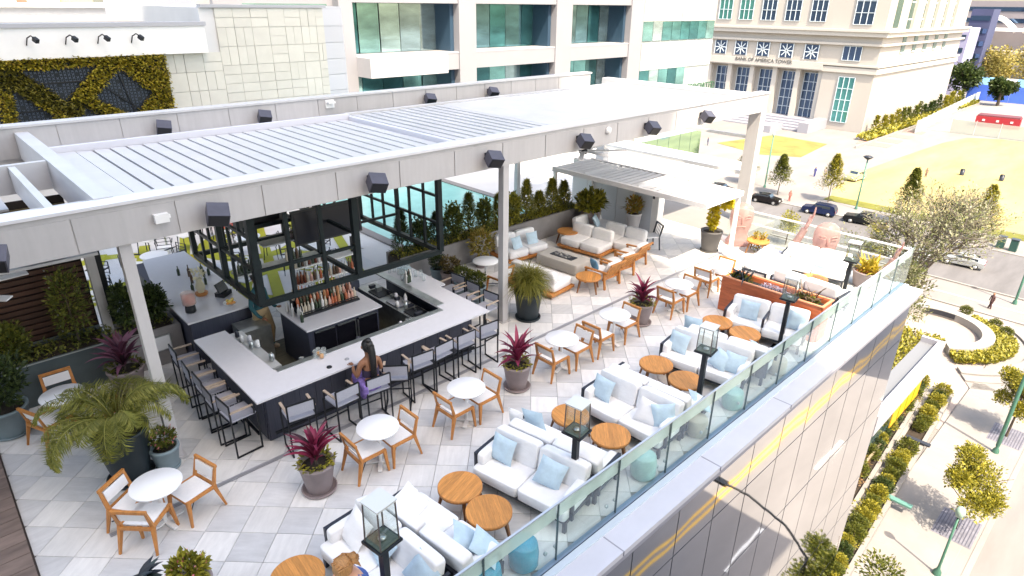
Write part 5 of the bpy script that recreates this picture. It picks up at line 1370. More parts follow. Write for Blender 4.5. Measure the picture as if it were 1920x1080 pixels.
# wall piece between columns and slats
MB().bx(0, .12, 0, .3, 0, 3.7).build('x', BLACK) if False else None
t = thing('service_door', 'narrow dark framed glass door between the two left columns', 'door', (2.24, 14.75, 0)); MB().box((0, 0, 1.4), (.12, .1, 2.8)).build('frame', BLACK, t); MB().box((.25, 0, 1.4), (.38, .03, 2.8)).build('pane', glassmat('door_glass', (.85, .9, .95), .5), t)
# ---------------- orange planter divider ----------------
ORG = mat('orange_red_timber', (.46, .115, .045), .55, var=.25, vscale=3, stretch=(6, 1, 6), rnd=.1)
op = thing('orange_planter', 'orange red timber planter box used as a divider behind the bench', 'planter')
MB().bx(14.02, 14.48, 4.52, 6.9, 0.02, .8).build('core', mat('dark_liner', (.02, .02, .02), .8), op)
for k in range(7):
    MB().bx(13.96, 14.02, 4.5, 6.95, .01 + k * .13, .135 + k * .13).build('board', ORG, op)
    MB().bx(14.48, 14.54, 4.5, 6.95, .01 + k * .13, .135 + k * .13).build('board', ORG, op)
    MB().bx(14.02, 14.48, 4.46, 4.52, .01 + k * .13, .135 + k * .13).build('board', ORG, op)
mb = MB(); mb.bx(13.94, 14.0, 4.44, 6.97, .92, .945); mb.bx(14.5, 14.56, 4.44, 6.97, .92, .945); mb.bx(14.0, 14.5, 4.44, 4.5, .92, .945); mb.build('rim', mat('pale_orange_edge', (.62, .26, .14), .5), op)
for (x, y, l_, ms, n) in ((14.25, 6.6, 'dark spiky succulent at the left end of the orange planter', DK, 26), (14.25, 4.95, 'arching bronze succulent at the right end of the orange planter', leafmat('bronze_straps', [(.10, .06, .04), (.22, .14, .08), (.05, .04, .03)]), 30)):
    t = thing('succulent', l_, 'plant', (x, y, .82)); b_ = MB()
    for _ in range(n): b_.strap((rnd(-.12, .12), rnd(-.2, .2), 0), rnd(0, 6.28), R(rnd(45, 88)), rnd(.3, .55), .05, rnd(.2, 2.6), 6)
    b_.build('leaves', ms, t); b_ = MB(); ball(b_, (0, 0, .05), (.2, .4, .12), 300, .07); b_.build('ground_cover', GREEN1, t)
t = thing('succulent', 'low lilac ground cover in the middle of the orange planter', 'plant', (14.25, 5.75, .82)); b_ = MB(); ball(b_, (0, 0, .03), (.2, .45, .09), 400, .05); b_.build('leaves', leafmat('lilac_leaves', [(.25, .22, .3), (.4, .36, .46)]), t)
# ---------------- lounge around the fire table ----------------
random.seed(51)
ft = thing('fire_table', 'long pale stone fire table in the lounge area', 'fire table', (13.15, 11.55, 0), R(4))
MB().cushion((0, 0, .17), (.75, 1.5, .32), None, .12, 24, 12).build('body', mat('warm_grey_stone', (.50, .47, .43), .7, var=.06), ft)
MB().box((0, 0, .335), (.30, .8, .02)).build('fire_tray', CHAR, ft); mb = MB()
for i in range(26): mb.cushion((rnd(-.11, .11), rnd(-.36, .36), .355), (.07, .07, .04), None, .8, 6, 4)
mb.build('lava_stones', mat('lava_stone', (.30, .29, .28), .8, rnd=.5), ft)
def make_lounge(L=1.5, D=.85):
    t = thing('platform_sofa', 'x', 'sofa')
    MB().bx(-D / 2 - .06, D / 2 + .1, -L / 2 - .05, L / 2 + .05, .06, .13).build('platform', TEAKL, t)
    for sx in (-1, 1):
        for sy in (-1, 1): MB().box((sx * D / 2.4, sy * L / 2.3, .03), (.07, .07, .06)).build('leg', TEAKL, t)
    for sy in (-1, 1):
        MB().cushion((-.03, sy * L / 4, .25), (D, L / 2 - .01, .24), None, .2, 20, 10).build('seat_cushion', CUSH, t)
        MB().cushion((D / 2 - .12, sy * L / 4, .50), (.2, L / 2 - .02, .40), RY(R(8)), .3, 20, 10).build('back_cushion', CUSH, t)
    return t
lg = Proto(make_lounge())
for x, y, a, l_ in ((12.85, 13.05, 84, 'white platform sofa with its back to the rear planter'), (11.62, 11.0, 186, 'white platform sofa behind the papyrus pot'), (14.75, 12.0, 6, 'white platform sofa on the far side of the fire table'), (15.6, 11.35, 4, 'second white platform sofa deep in the lounge area'), (16.0, 12.75, 95, 'white platform sofa near the spiky planter pot')):
    lg.place((x, y, 0), R(a), l_, 'white platform sofas in the lounge')
pillow_at(12.55, 12.9, .5, 5, 20, BLUE, .42, 'pale blue pillow, left of two on the sofa at the rear planter')
pillow_at(13.2, 12.9, .5, -8, 20, BLUE, .42, 'pale blue pillow, right of two on the sofa at the rear planter')
pillow_at(15.9, 12.6, .55, 30, 30, BLUE, .42, 'pale blue pillow on the platform sofa near the spiky planter pot')
pillow_at(12.98, 10.25, .50, 70, 20, mat('denim_blue_fabric', (.10, .24, .36), .9), .34, 'small darker blue pillow in the slatted lounge chair')
def make_slatchair():
    t = thing('lounge_chair', 'x', 'chair')
    for sx in (-1, 1):
        mb = MB(); mb.bar((sx * .33, -.34, 0), (sx * .33, -.28, .5), .05, .05); mb.bar((sx * .33, .34, 0), (sx * .33, .34, .42), .05, .05); mb.bar((sx * .33, -.42, .5), (sx * .33, .38, .46), .07, .035); mb.build('side_frame', TEAKL, t)
    for k in range(8):
        MB().bar((-.29 + k * .083, -.22, .26), (-.29 + k * .083, -.50, .74), .055, .018).build('slat', TEAK, t)
    mb = MB(); mb.bar((-.33, -.50, .74), (.33, -.50, .74), .05, .04); mb.bar((-.33, -.25, .26), (.33, -.25, .26), .05, .04); mb.build('rail', TEAKL, t)
    MB().cushion((0, .06, .33), (.60, .62, .14), None, .25).build('seat_cushion', CUSH, t)
    MB().cushion((0, -.28, .55), (.58, .12, .46), RX(R(28)), .3).build('back_cushion', CUSH, t)
    return t
sc_ = Proto(make_slatchair())
for x, y, l_ in ((13.05, 9.98, 'slatted teak lounge chair nearest the round teak table'), (13.85, 10.1, 'second slatted teak lounge chair with its back to the aisle'), (14.75, 10.3, 'third slatted teak lounge chair, farthest along the lounge')):
    sc_.place((x, y, 0), R(rnd(-6, 8)), l_, 'slatted teak lounge chairs')
t = thing('side_chair', 'dark metal slat back chair at the corner of the lounge', 'chair', (16.35, 10.75, 0), R(60))
for sx in (-1, 1):
    mb = MB(); mb.bar((sx * .24, -.24, 0), (sx * .22, -.20, .42), .035); mb.bar((sx * .22, -.20, .42), (sx * .24, -.30, .8), .035); mb.build('leg', CHAR, t); MB().bar((sx * .22, .24, 0), (sx * .22, .20, .42), .035).build('leg', CHAR, t)
for k in range(5): MB().bar((-.18 + k * .09, -.21, .45), (-.18 + k * .09, -.29, .78), .025, .012).build('slat', CHAR, t)
MB().bar((-.25, -.30, .80), (.25, -.30, .80), .04, .03).build('top_rail', CHAR, t); MB().box((0, 0, .43), (.46, .44, .03)).build('seat', SLING, t)
# bright sunlit seats behind the orange planter
for x, y, a, l_ in ((16.0, 5.55, 176, 'sunlit white sofa behind the orange planter near the far lantern'), (16.55, 6.95, 95, 'sunlit white sofa across the aisle side behind the orange planter'), (17.9, 6.2, 10, 'sunlit white sofa by the far glass balustrade')):
    sf.place((x, y, 0), R(a), l_, 'white terrace sofas')
pillow_at(17.7, 6.5, .62, -80, 18, mat('mint_fabric', (.48, .70, .66), .9), .44, 'mint green pillow on the sofa by the far balustrade')
pillow_at(17.7, 5.9, .62, -80, 18, BLUE, .44, 'pale blue pillow on the sofa by the far balustrade')
t = thing('golden_planter', 'low round planter of golden agave in the far corner of the terrace', 'potted plant', (18.4, 4.95, 0)); pot_part(t, POTG, .3, .38, .45)
b_ = MB()
for _ in range(70): b_.strap((rnd(-.2, .2), rnd(-.2, .2), .4), rnd(0, 6.28), R(rnd(30, 85)), rnd(.35, .7), .06, rnd(.3, 1.8), 5)
b_.build('leaves', leafmat('golden_agave', [(.35, .22, .02), (.55, .40, .04), (.25, .22, .03)]), t)
b_ = MB(); ball(b_, (0, 0, .42), (.35, .35, .12), 200, .06); b_.build('flowers', leafmat('coral_blooms', [(.7, .22, .08), (.8, .4, .15)]), t)
shrub('low ochre shrub in front of the far balustrade, left of the first sculpture', 18.75, 8.3, 0, .35, .6, leafmat('ochre_leaves', []) if 'ochre_leaves' not in MATS else MATS['ochre_leaves'], 300, .1)
# pink translucent sculptures along the far balustrade
PINK = glassmat('pink_translucent_resin', (.97, .80, .78), 0, .3, .42, (.50, .34, .32))
PINKL = mat('pink_resin_line', (.42, .22, .20), .6)
def head_sculpture(x, y, lab, s=1.0):
    t = thing('head_sculpture', lab, 'sculpture', (x, y, 0), R(35))
    mb = MB()
    wd = 1.45; prof = [(.27, 0), (.28, .10), (.22, .22), (.175, .32), (.19, .42), (.225, .55), (.25, .74), (.25, .92), (.21, 1.08), (.12, 1.17), (.001, 1.2)]
    mb.lathe([(a * s, b * s * 1.16) for a, b in prof], 20, sx=1.05, sy=wd)
    mb.build('bust', PINK, t)
    mb = MB(); mb.cushion((-.24 * s, 0, .86 * s), (.10, .10, .26), None, .7, 10, 8); mb.build('nose', PINK, t)
    mb = MB()
    for sy in (-1, 1):
        mb.tube([(-.20 * s, sy * .26 * s, 1.02 * s), (-.285 * s, sy * .16 * s, 1.05 * s), (-.29 * s, sy * .08 * s, 1.02 * s)], .016, 5)
        mb.tube([(-.22 * s, sy * .24 * s, .95 * s), (-.29 * s, sy * .16 * s, .965 * s), (-.295 * s, sy * .09 * s, .95 * s)], .014, 5)
    mb.tube([(-.24 * s, -.14 * s, .66 * s), (-.275 * s, 0, .68 * s), (-.24 * s, .14 * s, .66 * s)], .018, 5)
    mb.build('features', PINKL, t)
head_sculpture(18.85, 9.05, 'pale pink translucent head sculpture beside the pergola end column')
head_sculpture(18.85, 6.38, 'pale pink translucent head sculpture in the middle of the far balustrade')
def hand_sculpture(x, y, lab, rz, s=1.0):
    t = thing('hand_sculpture', lab, 'sculpture', (x, y, 0), rz)
    mb = MB(); mb.tube([(.35 * s, 0, .0), (.22 * s, 0, .3 * s), (.08 * s, 0, .62 * s), (0, 0, .85 * s)], .10 * s, 12, .085 * s); mb.build('forearm', PINK, t)
    mb = MB(); mb.cushion((-.05 * s, 0, 1.0 * s), (.10 * s, .22 * s, .32 * s), RY(R(-18)), .6, 14, 10); mb.build('palm', PINK, t)
    for k, (yy, L) in enumerate(((-.075, .24), (-.025, .30), (.025, .28), (.075, .22))):
        MB().tube([(-.09 * s, yy * s, 1.12 * s), (-.14 * s, yy * s * 1.1, (1.12 + L * .5) * s), (-.15 * s, yy * s * 1.15, (1.12 + L) * s)], .024 * s, 8, .016 * s).build('finger', PINK, t)
    MB().tube([(-.02 * s, -.10 * s, .95 * s), (-.04 * s, -.18 * s, 1.05 * s), (-.08 * s, -.21 * s, 1.16 * s)], .028 * s, 8, .018 * s).build('thumb', PINK, t)
hand_sculpture(18.9, 7.05, 'pale pink translucent raised hand sculpture between the two heads', R(110), 1.2)
hand_sculpture(18.95, 4.55, 'pale pink translucent raised hand sculpture at the corner of the railing', R(110), .9)
random.seed(61)
# ---------------- street trees, planters, lamps, cars ----------------
def tree(lab, x, y, h, cr, ms, n, size, grp=None, trunk=.09, cone=False, limbs=7, nm='street_tree', zc=.64, aspect=.5):
    t = thing(nm, lab, 'tree', (x, y, G), rnd(0, 6), grp)
    mb = MB(); mb.tube([(0, 0, 0), (.05, .02, h * .3), (.0, .05, h * .62), (0, 0, h * .92)], trunk, 8, trunk * .25); mb.build('trunk', BARK, t)
    mb = MB()
    for k in range(limbs):
        a = k * 2.399; z = h * (.34 + .4 * k / limbs); rr = cr * rnd(.55, .85)
        mb.tube([(0, 0, z), (rr * .5 * math.cos(a), rr * .5 * math.sin(a), z + cr * .35), (rr * math.cos(a), rr * math.sin(a), z + cr * .6)], trunk * .4, 5, trunk * .1)
    mb.build('limb', BARK, t)
    b_ = MB()
    if cone:
        for k in range(n):
            f = random.random() ** .75; a = rnd(0, 6.28); rr = cr * (1.02 - f) ** .8 * rnd(.35, 1.08) * (1 + .25 * math.sin(a * 3 + f * 14))
            b_.leaf((rr * math.cos(a), rr * math.sin(a), h * (.28 + .72 * f)), (math.cos(a), math.sin(a), rnd(-.3, 1.2)), (0, 0, 1), size * rnd(.6, 1.4), size * aspect)
    else:
        for k in range(11):
            a = k * 2.399; rr = cr * rnd(.15, .62); zz = h * zc + (h * (1 - zc)) * rnd(-.8, .62); s_ = rnd(.36, .56)
            ball(b_, (rr * math.cos(a), rr * math.sin(a), zz), (cr * s_, cr * s_, cr * s_ * .85), n // 11, size, shell=.2, aspect=aspect)
    b_.build('crown', ms, t); return t
PIT = mat('grey_blue_tree_grate', (.17, .17, .21), .8, var=.3, vscale=3)
def pit(x, y, l_):
    t = thing('tree_grate', l_, 'tree grate', (x, y, G + .1)); MB().bx(-1.4, 1.4, -1.0, 1.0, 0, .012).build('frame', PIT, t)
    g_ = MB().box((0, 0, 0), (2.6, .05, .012)).mesh('bar', mat('dark_grate_bar', (.08, .08, .11), .6))
    for k in range(12): obj('bar', g_, t, (0, -.88 + k * .16, .018))
for i, (x, l_) in enumerate(((13.4, 'below the terrace corner'), (26.1, 'nearest the frame bottom'), (38.8, 'with a full yellow green crown beside the green lamp post'), (51.6, 'behind the green lamp post at the right edge'))):
    tree('round crowned street tree ' + l_, x, 2.4, 5.6, 2.05, YELLOWG if i != 1 else GREEN1, 8500, .17, None, zc=.70)
    pit(x + .1, 2.35, 'grey grate under the tree ' + l_)
tree('street tree on the opposite pavement mirrored in the glass facade', 33, -15.5, 7, 2.4, GREEN1, 1600, .26)
t = thing('plaza_tree', 'big sparse dusty tree with bare twigs at the corner plaza beyond the terrace', 'tree', (70, 14.6, G))
bt = MB(); lf = MB()
def grow(p, d, L, r, k):
    q_ = p + d * L; mid = (p + q_) / 2 + Vector((rnd(-1, 1), rnd(-1, 1), rnd(-.5, .5))) * L * .08
    bt.tube([p, mid, q_], r, 6 if k < 2 else 4, r * .6, cap=False)
    if k >= 2:
        for _ in range(3 if k == 2 else 5):
            pp = p + d * L * random.random(); dd = Vector((rnd(-1, 1), rnd(-1, 1), rnd(-.4, 1)))
            lf.leaf(pp + dd * rnd(.1, .8), dd, (0, 0, 1), rnd(.18, .42), rnd(.10, .2))
    if k == 4: return
    for i in range(4 if k < 3 else 4):
        a = rnd(0, 6.28); sp_ = rnd(.45, .95); nd = (d + Vector((math.cos(a), math.sin(a), rnd(-.25, .25))) * sp_).normalized()
        if nd.z < -.35: nd.z = -.1
        grow(p + d * L * rnd(.55, 1), nd, L * rnd(.62, .82), r * .55, k + 1)
for a in (0, 2.1, 4.2, 1.0): grow(Vector((0, 0, 0)), Vector((.20 * math.cos(a), .20 * math.sin(a), 1)).normalized(), 5.6, .22, 0)
bt.build('trunk', mat('pale_bark', (.20, .17, .14), .9, var=.25), t); lf.build('crown', DRYW, t)
tree('second sparse grey green tree right behind the terrace corner', 62, 13.5, 8.0, 3.2, DRYW, 3200, .28, trunk=.16, limbs=10, nm='plaza_tree')
# trees by the cross road
for i, (x, y, h, l_) in enumerate(((101.2, 43.2, 6.5, 'directly right of the pergola end column'), (103, 35.8, 7.5, 'before the lawn corner, left of the tall lamp post'), (99.6, 24.0, 8, 'left of the big sparse tree by the lawn'), (99.5, 15.0, 7.5, 'right of the big sparse tree at the green verge'), (104, 50.5, 6, 'seen between the pergola tie bars'))):
    tree('young conical tree ' + l_, x, y, h, 1.9, YELLOWG if i in (1, 3) else GREEN1, 3200, .34, None, .08, True)
for i, (x, y, h, l_) in enumerate(((79, 31.5, 5.5, 'on the near pavement above the golden climber pot'), (79.3, 21.5, 5.5, 'on the near pavement before the parked pickup'), (79, 40, 5, 'on the near pavement hidden by the end column'))):
    tree('small round tree ' + l_, x, y, h, 1.7, YELLOWG, 1200, .24, None, .07)
# trees at far right
for i, (x, y, h, r, ms, l_) in enumerate(((261, 56.0, 13.5, 7.5, GREEN2, 'dark spreading tree at the end of the stone tower'), (300, 57, 15, 11, leafmat('autumn_leaves', [(.30, .24, .06), (.42, .34, .10), (.24, .22, .06)]), 'wide golden brown tree at the right edge below the stadium'), (290, 66, 12, 8, GREEN2, 'second dark spreading tree behind the blue hoarding'), (255, 44.5, 8, 4, GREEN2, 'bluish small tree before the blue hoarding'), (310, 44, 15, 12, leafmat('autumn_leaves', []) if 'autumn_leaves' not in MATS else MATS['autumn_leaves'], 'far golden tree at the right border'))):
    tree(l_, x, y, h, r, ms, 2600, 1.0, None, .5, nm='spreading_tree', aspect=.7)
# hedge of small conifers on the tower side
for i in range(17):
    x = 172 + i * 4.6; h = rnd(3, 5.2)
    t = thing('conifer_shrub', 'small conifer in the row at the foot of the stone tower', 'shrub', (x + rnd(-.5, .5), 52.6 + rnd(-.4, .4), G), rnd(0, 6), 'conifers along the stone tower wall')
    b_ = MB()
    for k in range(170):
        f = random.random(); a = rnd(0, 6.28); rr = 1.25 * (1.05 - f) * rnd(.5, 1.1); b_.leaf((rr * math.cos(a), rr * math.sin(a), h * f), (math.cos(a), math.sin(a), 1), (0, 0, 1), .8, .45)
    b_.build('crown', [YELLOWG, GREEN1, GREEN2][(i // 4) % 3], t); MB().tube([(0, 0, 0), (0, 0, h * .7)], .08, 5).build('trunk', BARK, t)
b_ = MB()
for _ in range(2200): b_.leaf((rnd(160, 255), 51.6 + rnd(-2.2, 1.2), G + rnd(0, .8)), (rnd(-1, 1), rnd(-1, 1), 1), (0, 0, 1), 1.0, .7)
o = b_.build('ground_cover', YELLOWG); o['kind'] = 'stuff'
t = thing('low_wall', 'low pale wall before the stone tower planting', 'wall'); MB().bx(150, 255, 48.9, 49.2, G, G + .5).build('wall', CONC, t)
# planters at the foot of the mirror facade
def bed(lab, poly, h, w=.25, nm='street_planter'):
    t = thing(nm, lab, 'planter'); n = len(poly)
    for i in range(n):
        a, b = Vector((*poly[i], 0)), Vector((*poly[(i + 1) % n], 0)); MB().bar((a.x, a.y, G + h / 2 + .1), (b.x, b.y, G + h / 2 + .1), w, h).build('wall', CONC, t)
    MB().prism(poly, G + .1, G + h - .05).build('soil', SOIL, t); return t
bed('long narrow street planter nearest the sidewalk beside the mirror facade', [(19.5, 4.85), (54, 6.55), (54, 7.9), (19.5, 5.95)], .55)
bed('inner street planter against the mirror facade', [(19.5, 6.1), (54, 8.15), (54, 10.0), (19.5, 9.0)], .85)
BUSH = []
def bush_proto(ms, n=420, size=.115):
    t = thing('bush', 'x', 'bush'); b_ = MB(); ball(b_, (0, 0, .45), (.62, .62, .5), n, size, shell=.45); b_.build('foliage', ms, t); MB().tube([(0, 0, 0), (0, 0, .4)], .03, 5).build('stem', BARK, t); return Proto(t)
BN = ['yellow green', 'dark green', 'olive', 'rust tinged']
BP = [bush_proto(YELLOWG, 1300), bush_proto(GREEN2, 1300), bush_proto(GREEN1, 1300), bush_proto(leafmat('rusty_leaves', [(.20, .10, .05), (.32, .18, .08), (.25, .24, .05)]))]
k = 0
for i in range(38):
    x = 20.6 + i * .88; y = 5.5 + (x - 19.5) * .0475
    if 44 < x < 46.5: continue
    kk = [0, 0, 2, 0, 1, 0, 2, 2][i % 8]; BP[kk].place((x, y + rnd(-.1, .1), G + .5), rnd(0, 6), BN[kk] + ' rounded bush in the narrow street planter nearest the sidewalk', 'bushes in the outer street planter', rnd(.85, 1.25))
for i in range(60):
    x = 20.4 + i * .56; y = 7.7 + (x - 19.5) * .042 + (.55 if i % 2 else -.45)
    kk = [2, 1, 1, 3, 0, 2, 1, 3, 0][i % 9]; BP[kk].place((x, y, G + .75), rnd(0, 6), BN[kk] + ' bush in the inner street planter against the mirror facade', 'bushes in the inner street planter', rnd(.9, 1.5))
for (x, y, l_) in ((45.2, 6.4, 'grey ventilation hatch between the street planters'), (37.8, 5.35, 'teal bench plank across the outer street planter')):
    t = tag(MB().box((0, 0, 0), (.35, 1.5, .12)).build('hatch', CHAR if x > 40 else mat('teal_plank', (.10, .25, .22), .5), None, (x, y, G + .78)), l_, 'bench')
# entrance canopy
cn = thing('entrance_canopy', 'white edged canopy over the street entrance below the terrace corner', 'canopy')
MB().bx(36.5, 49.4, 7.75, 8.8, -15.2, -14.9).build('roof', mat('canopy_roof_grey', (.17, .18, .20), .5), cn)
FAS = mat('lavender_fascia', (.34, .34, .39), .5); MB().bx(36.5, 49.4, 7.35, 7.74, -15.9, -14.5).build('fascia', FAS, cn); MB().bx(49.41, 49.7, 7.35, 8.8, -15.9, -14.5).build('fascia', FAS, cn)
MB().bx(38, 49.2, 8.2, 8.8, -20.8, -15.3).build('lobby_glass', mirrormat('lobby_glass', (.25, .40, .48), .05, .8), cn)
AMB = mat('amber_panel', (.75, .38, .02), .4, var=.15, vscale=1)
for k in range(4): MB().bx(42.6 + k * 1.5, 43.9 + k * 1.5, 7.80, 7.86, -18.6, -17.3).build('amber_sign', AMB, cn)
MB().bx(34.5, 42, 7.78, 7.9, -19.6, -19.45).build('handrail', mat('brass_rail', (.6, .5, .35), .3, .6), cn)
# round seating plaza with curved wall, bed and steps
def ring(mb, cx, cy, r0, r1, a0, a1, z0, z1, n=40):
    vs = []
    for i in range(n + 1):
        a = R(a0 + (a1 - a0) * i / n); c_, s_ = math.cos(a), math.sin(a)
        vs += [(cx + r0 * c_, cy + r0 * s_, z0), (cx + r1 * c_, cy + r1 * s_, z0), (cx + r1 * c_, cy + r1 * s_, z1), (cx + r0 * c_, cy + r0 * s_, z1)]
    fs = []
    for i in range(n):
        a = 4 * i; b = a + 4; fs += [(a + 3, a + 2, b + 2, b + 3), (a + 1, b + 1, b + 2, a + 2), (a, a + 3, b + 3, b), (a, b, b + 1, a + 1)]
    mb.add(vs, fs); mb.add(vs[:4], [(0, 1, 2, 3)]); mb.add(vs[-4:], [(3, 2, 1, 0)])
PCX, PCY = 66.2, 11.2
t = thing('curved_seat_wall', 'round white seating wall on the corner plaza', 'wall')
mb = MB(); ring(mb, PCX, PCY, 3.9, 4.9, -150, 70, G, G + .75); mb.build('wall', mat('white_cast_stone', (.30, .29, .285), .7), t)
mb = MB(); ring(mb, PCX, PCY, 3.82, 3.895, -14, 26, G + .25, G + .70); mb.build('dark_inlay', CHAR, t)
b_ = MB()
for _ in range(3600):
    a = R(rnd(-150, -22)); rr = rnd(5.0, 6.6 if a < R(-60) else 6.0); b_.leaf((PCX + rr * math.cos(a), PCY + rr * math.sin(a), G + .1 + rnd(0, .4)), (rnd(-1, 1), rnd(-1, 1), 1), (0, 0, 1), .35, .2)
o = b_.build('grassy_bed', YELLOWG); o['kind'] = 'stuff'
b_ = MB()
for _ in range(3800): b_.leaf((rnd(50, 64), 9.6 + rnd(0, 4.2), G + .1 + rnd(0, .5)), (rnd(-1, 1), rnd(-1, 1), 1), (0, 0, 1), .35, .2)
o = b_.build('grass_strip', YELLOWG); o['kind'] = 'stuff'
for k, (a, l_) in enumerate(((-12, 'farthest'), (-40, 'middle'), (-55, 'nearest'))):
    BP[2].place((PCX + 6.3 * math.cos(R(a)), PCY + 6.3 * math.sin(R(a)), G + .1), 0, 'dark clipped bush by the round seating wall, ' + l_ + ' of the three', None, 1.1)
mb = MB()
for k in range(3): ring(mb, PCX, PCY, 7.4 + k * 1.1, 8.4 + k * 1.1, -150, -40, G, G + .30 - k * .1)
struct('curved_steps', mb, CONC)
# lamps
LAMPG = mat('verdigris_green_metal', (.06, .17, .13), .5, .3)
def lamp(lab, x, y, h, r=.07, kind='globe'):
    t = thing('street_lamp', lab, 'street lamp', (x, y, G)); MB().lathe([(.22, 0), (.20, .3), (.09, .5), (r, .7), (r * .8, h - .5), (.001, h - .5)], 14).build('pole', LAMPG, t)
    if kind == 'globe': MB().lathe([(.05, -.5), (.16, -.42), (.24, -.1), (.18, .08), (.05, .2), (.001, .22)], 14, (0, 0, h)).build('lantern_head', mat('pale_green_lamp', (.35, .50, .42), .3), t)
    else: MB().lathe([(.05, -.5), (.5, -.2), (.7, 0), (.4, .15), (.001, .2)], 18, (0, 0, h)).build('lamp_head', CHAR, t)
    return t
lamp('tall green lamp post crossing the two street trees at the right', 48.9, 2.5, 13.0, .13)
lamp('green lamp post with lantern head at the bottom right', 34.2, 2.15, 4.6)
lamp('green lamp post at the kerb near the right border', 79.5, 7.1, 6.5, .12)
lamp('black lamp post standing by the lawn behind the parked pickup', 102.5, 31.4, 8.0, .12, 'dish')
lamp('dark lamp post seen between the pergola tie bars', 104, 46.8, 9, .12)
# arm street light mirrored in the facade
t = thing('arm_street_light', 'black street light with a long curved arm, seen mirrored in the facade glass', 'street lamp', (24.6, 1.6, G))
MB().tube([(0, 0, 0), (0, 0, 5.2)], .09, 8).build('pole', BLACK, t); MB().tube([(0, 0, 5.2), (.2, -1.2, 6.1), (.35, -3.2, 6.5), (.4, -4.4, 6.4)], .06, 6).build('arm', BLACK, t); MB().box((.4, -4.8, 6.4), (.35, .8, .16)).build('lamp_head', BLACK, t)
# cars
TYRE = mat('tyre', (.02, .02, .02), .8); RIM = mat('alloy_rim', (.55, .56, .58), .3, .7); CGL = mirrormat('car_window', (.10, .13, .16), .08, .8)
def car(lab, x, y, rz, col, L=4.6, kind='suv', cat='car', nm='parked_car'):
    t = thing(nm, lab, cat, (x, y, G), rz); M_ = mat('car_paint_' + str(int(x * 10 + y)), col, .25, .4); Wd = 1.85
    if kind == 'pickup':
        prof = [(-L / 2, .45), (-L / 2, .95), (-L * .16, 1.0), (-L * .15, 1.72), (L * .10, 1.74), (L * .2, 1.12), (L / 2 - .1, 1.0), (L / 2, .5)]
    elif kind == 'sedan':
        prof = [(-L / 2, .45), (-L / 2 + .05, .95), (-L * .33, 1.0), (-L * .2, 1.42), (L * .06, 1.45), (L * .22, 1.0), (L / 2 - .1, .85), (L / 2, .5)]
    else:
        prof = [(-L / 2, .45), (-L / 2 + .02, 1.05), (-L * .44, 1.6), (-L * .3, 1.7), (L * .08, 1.7), (L * .22, 1.12), (L / 2 - .1, 1.0), (L / 2, .5)]
    prof = prof + [(L / 2 - .1, .3), (-L / 2 + .1, .3)]
    n = len(prof); vs = []
    for s_ in (-1, 1):
        for (px_, pz_) in prof: vs.append((px_, s_ * (Wd / 2 - (.16 if pz_ > 1.2 else 0)), pz_))
    mb = MB(); mb.add(vs, [tuple(range(n)), tuple(range(2 * n - 1, n - 1, -1))] + [(i, n + i, n + (i + 1) % n, (i + 1) % n)[::-1] for i in range(n)])
    me = mb.mesh('body', M_); bm_ = bmesh.new(); bm_.from_mesh(me); bmesh.ops.recalc_face_normals(bm_, faces=bm_.faces); bmesh.ops.bevel(bm_, geom=bm_.edges[:], offset=.06, segments=2, affect='EDGES'); bm_.to_mesh(me); bm_.free()
    obj('body', me, t)
    x0, x1 = (-L * .13, L * .12) if kind == 'pickup' else (-L * .34, L * .12)
    for s_ in (-1, 1): MB().box(((x0 + x1) / 2, s_ * (Wd / 2 - .10), 1.36 if kind != 'sedan' else 1.2), (x1 - x0, .10, .40 if kind != 'sedan' else .26), RX(R(-10 * s_))).build('side_window', CGL, t)
    MB().box((L * .155, 0, 1.42 if kind != 'sedan' else 1.22), (.06, Wd * .74, .5), RY(R(-38))).build('windscreen', CGL, t)
    for sx in (-1, 1):
        for sy in (-1, 1):
            w_ = MB().lathe([(.001, -.11), (.30, -.11), (.34, -.08), (.34, .08), (.30, .11), (.001, .11)], 18).build('wheel', TYRE, t, (sx * L * .31, sy * (Wd / 2 - .08), .34), (R(90), 0, 0))
            MB().lathe([(.001, 0), (.20, .005), (.21, .0), (.21, -.02), (.001, -.02)], 14).build('rim', RIM, w_, (0, 0, .115 * (-sy)))
    for sy in (-1, 1):
        MB().box((L / 2 - .02, sy * .62, .78), (.06, .34, .16)).build('headlight', WHITE, t); MB().box((-L / 2 + .02, sy * .68, .82), (.06, .25, .2)).build('tail_light', REDM, t)
    return t
car('dark blue sport utility car parked at the far kerb of the cross road', 95.6, 34.2, R(98), (.01, .02, .07), 4.7)
car('black pickup truck parked at the far kerb with the lamp post behind', 95.8, 27.8, R(97), (.01, .012, .015), 5.6, 'pickup', 'pickup truck', 'parked_pickup')
car('black car half hidden by the pergola end column', 95.4, 42.3, R(-84), (.012, .01, .012), 4.5, 'sedan')
car('dark saloon parked farther along, seen between the pergola bars', 95.4, 50.2, R(-84), (.02, .02, .025), 4.6, 'sedan')
car('silver car among the branches of the big sparse tree', 88, 14.0, R(95), (.45, .48, .5), 4.6, 'sedan')
car('white van behind the twigs of the big sparse tree', 84.5, 19.0, R(95), (.6, .62, .64), 5.0, 'suv', 'van', 'parked_van')
car('small pale green trimmed car standing on the plaza above the lamp post', 121, 38.4, R(170), (.50, .52, .30), 4.2)
for i, (x, y) in enumerate(((98.8, 12.3), (98.6, 10.9))):
    t = thing('street_cabinet', 'dark green utility cabinet on the far pavement, %s one' % ('left' if i == 0 else 'right'), 'utility box', (x, y, G)); MB().box((0, 0, .75), (.8, .8, 1.5)).build('body', mat('utility_green', (.02, .07, .06), .5), t); MB().box((0, 0, 1.53), (.9, .9, .08)).build('lid', CHAR, t)
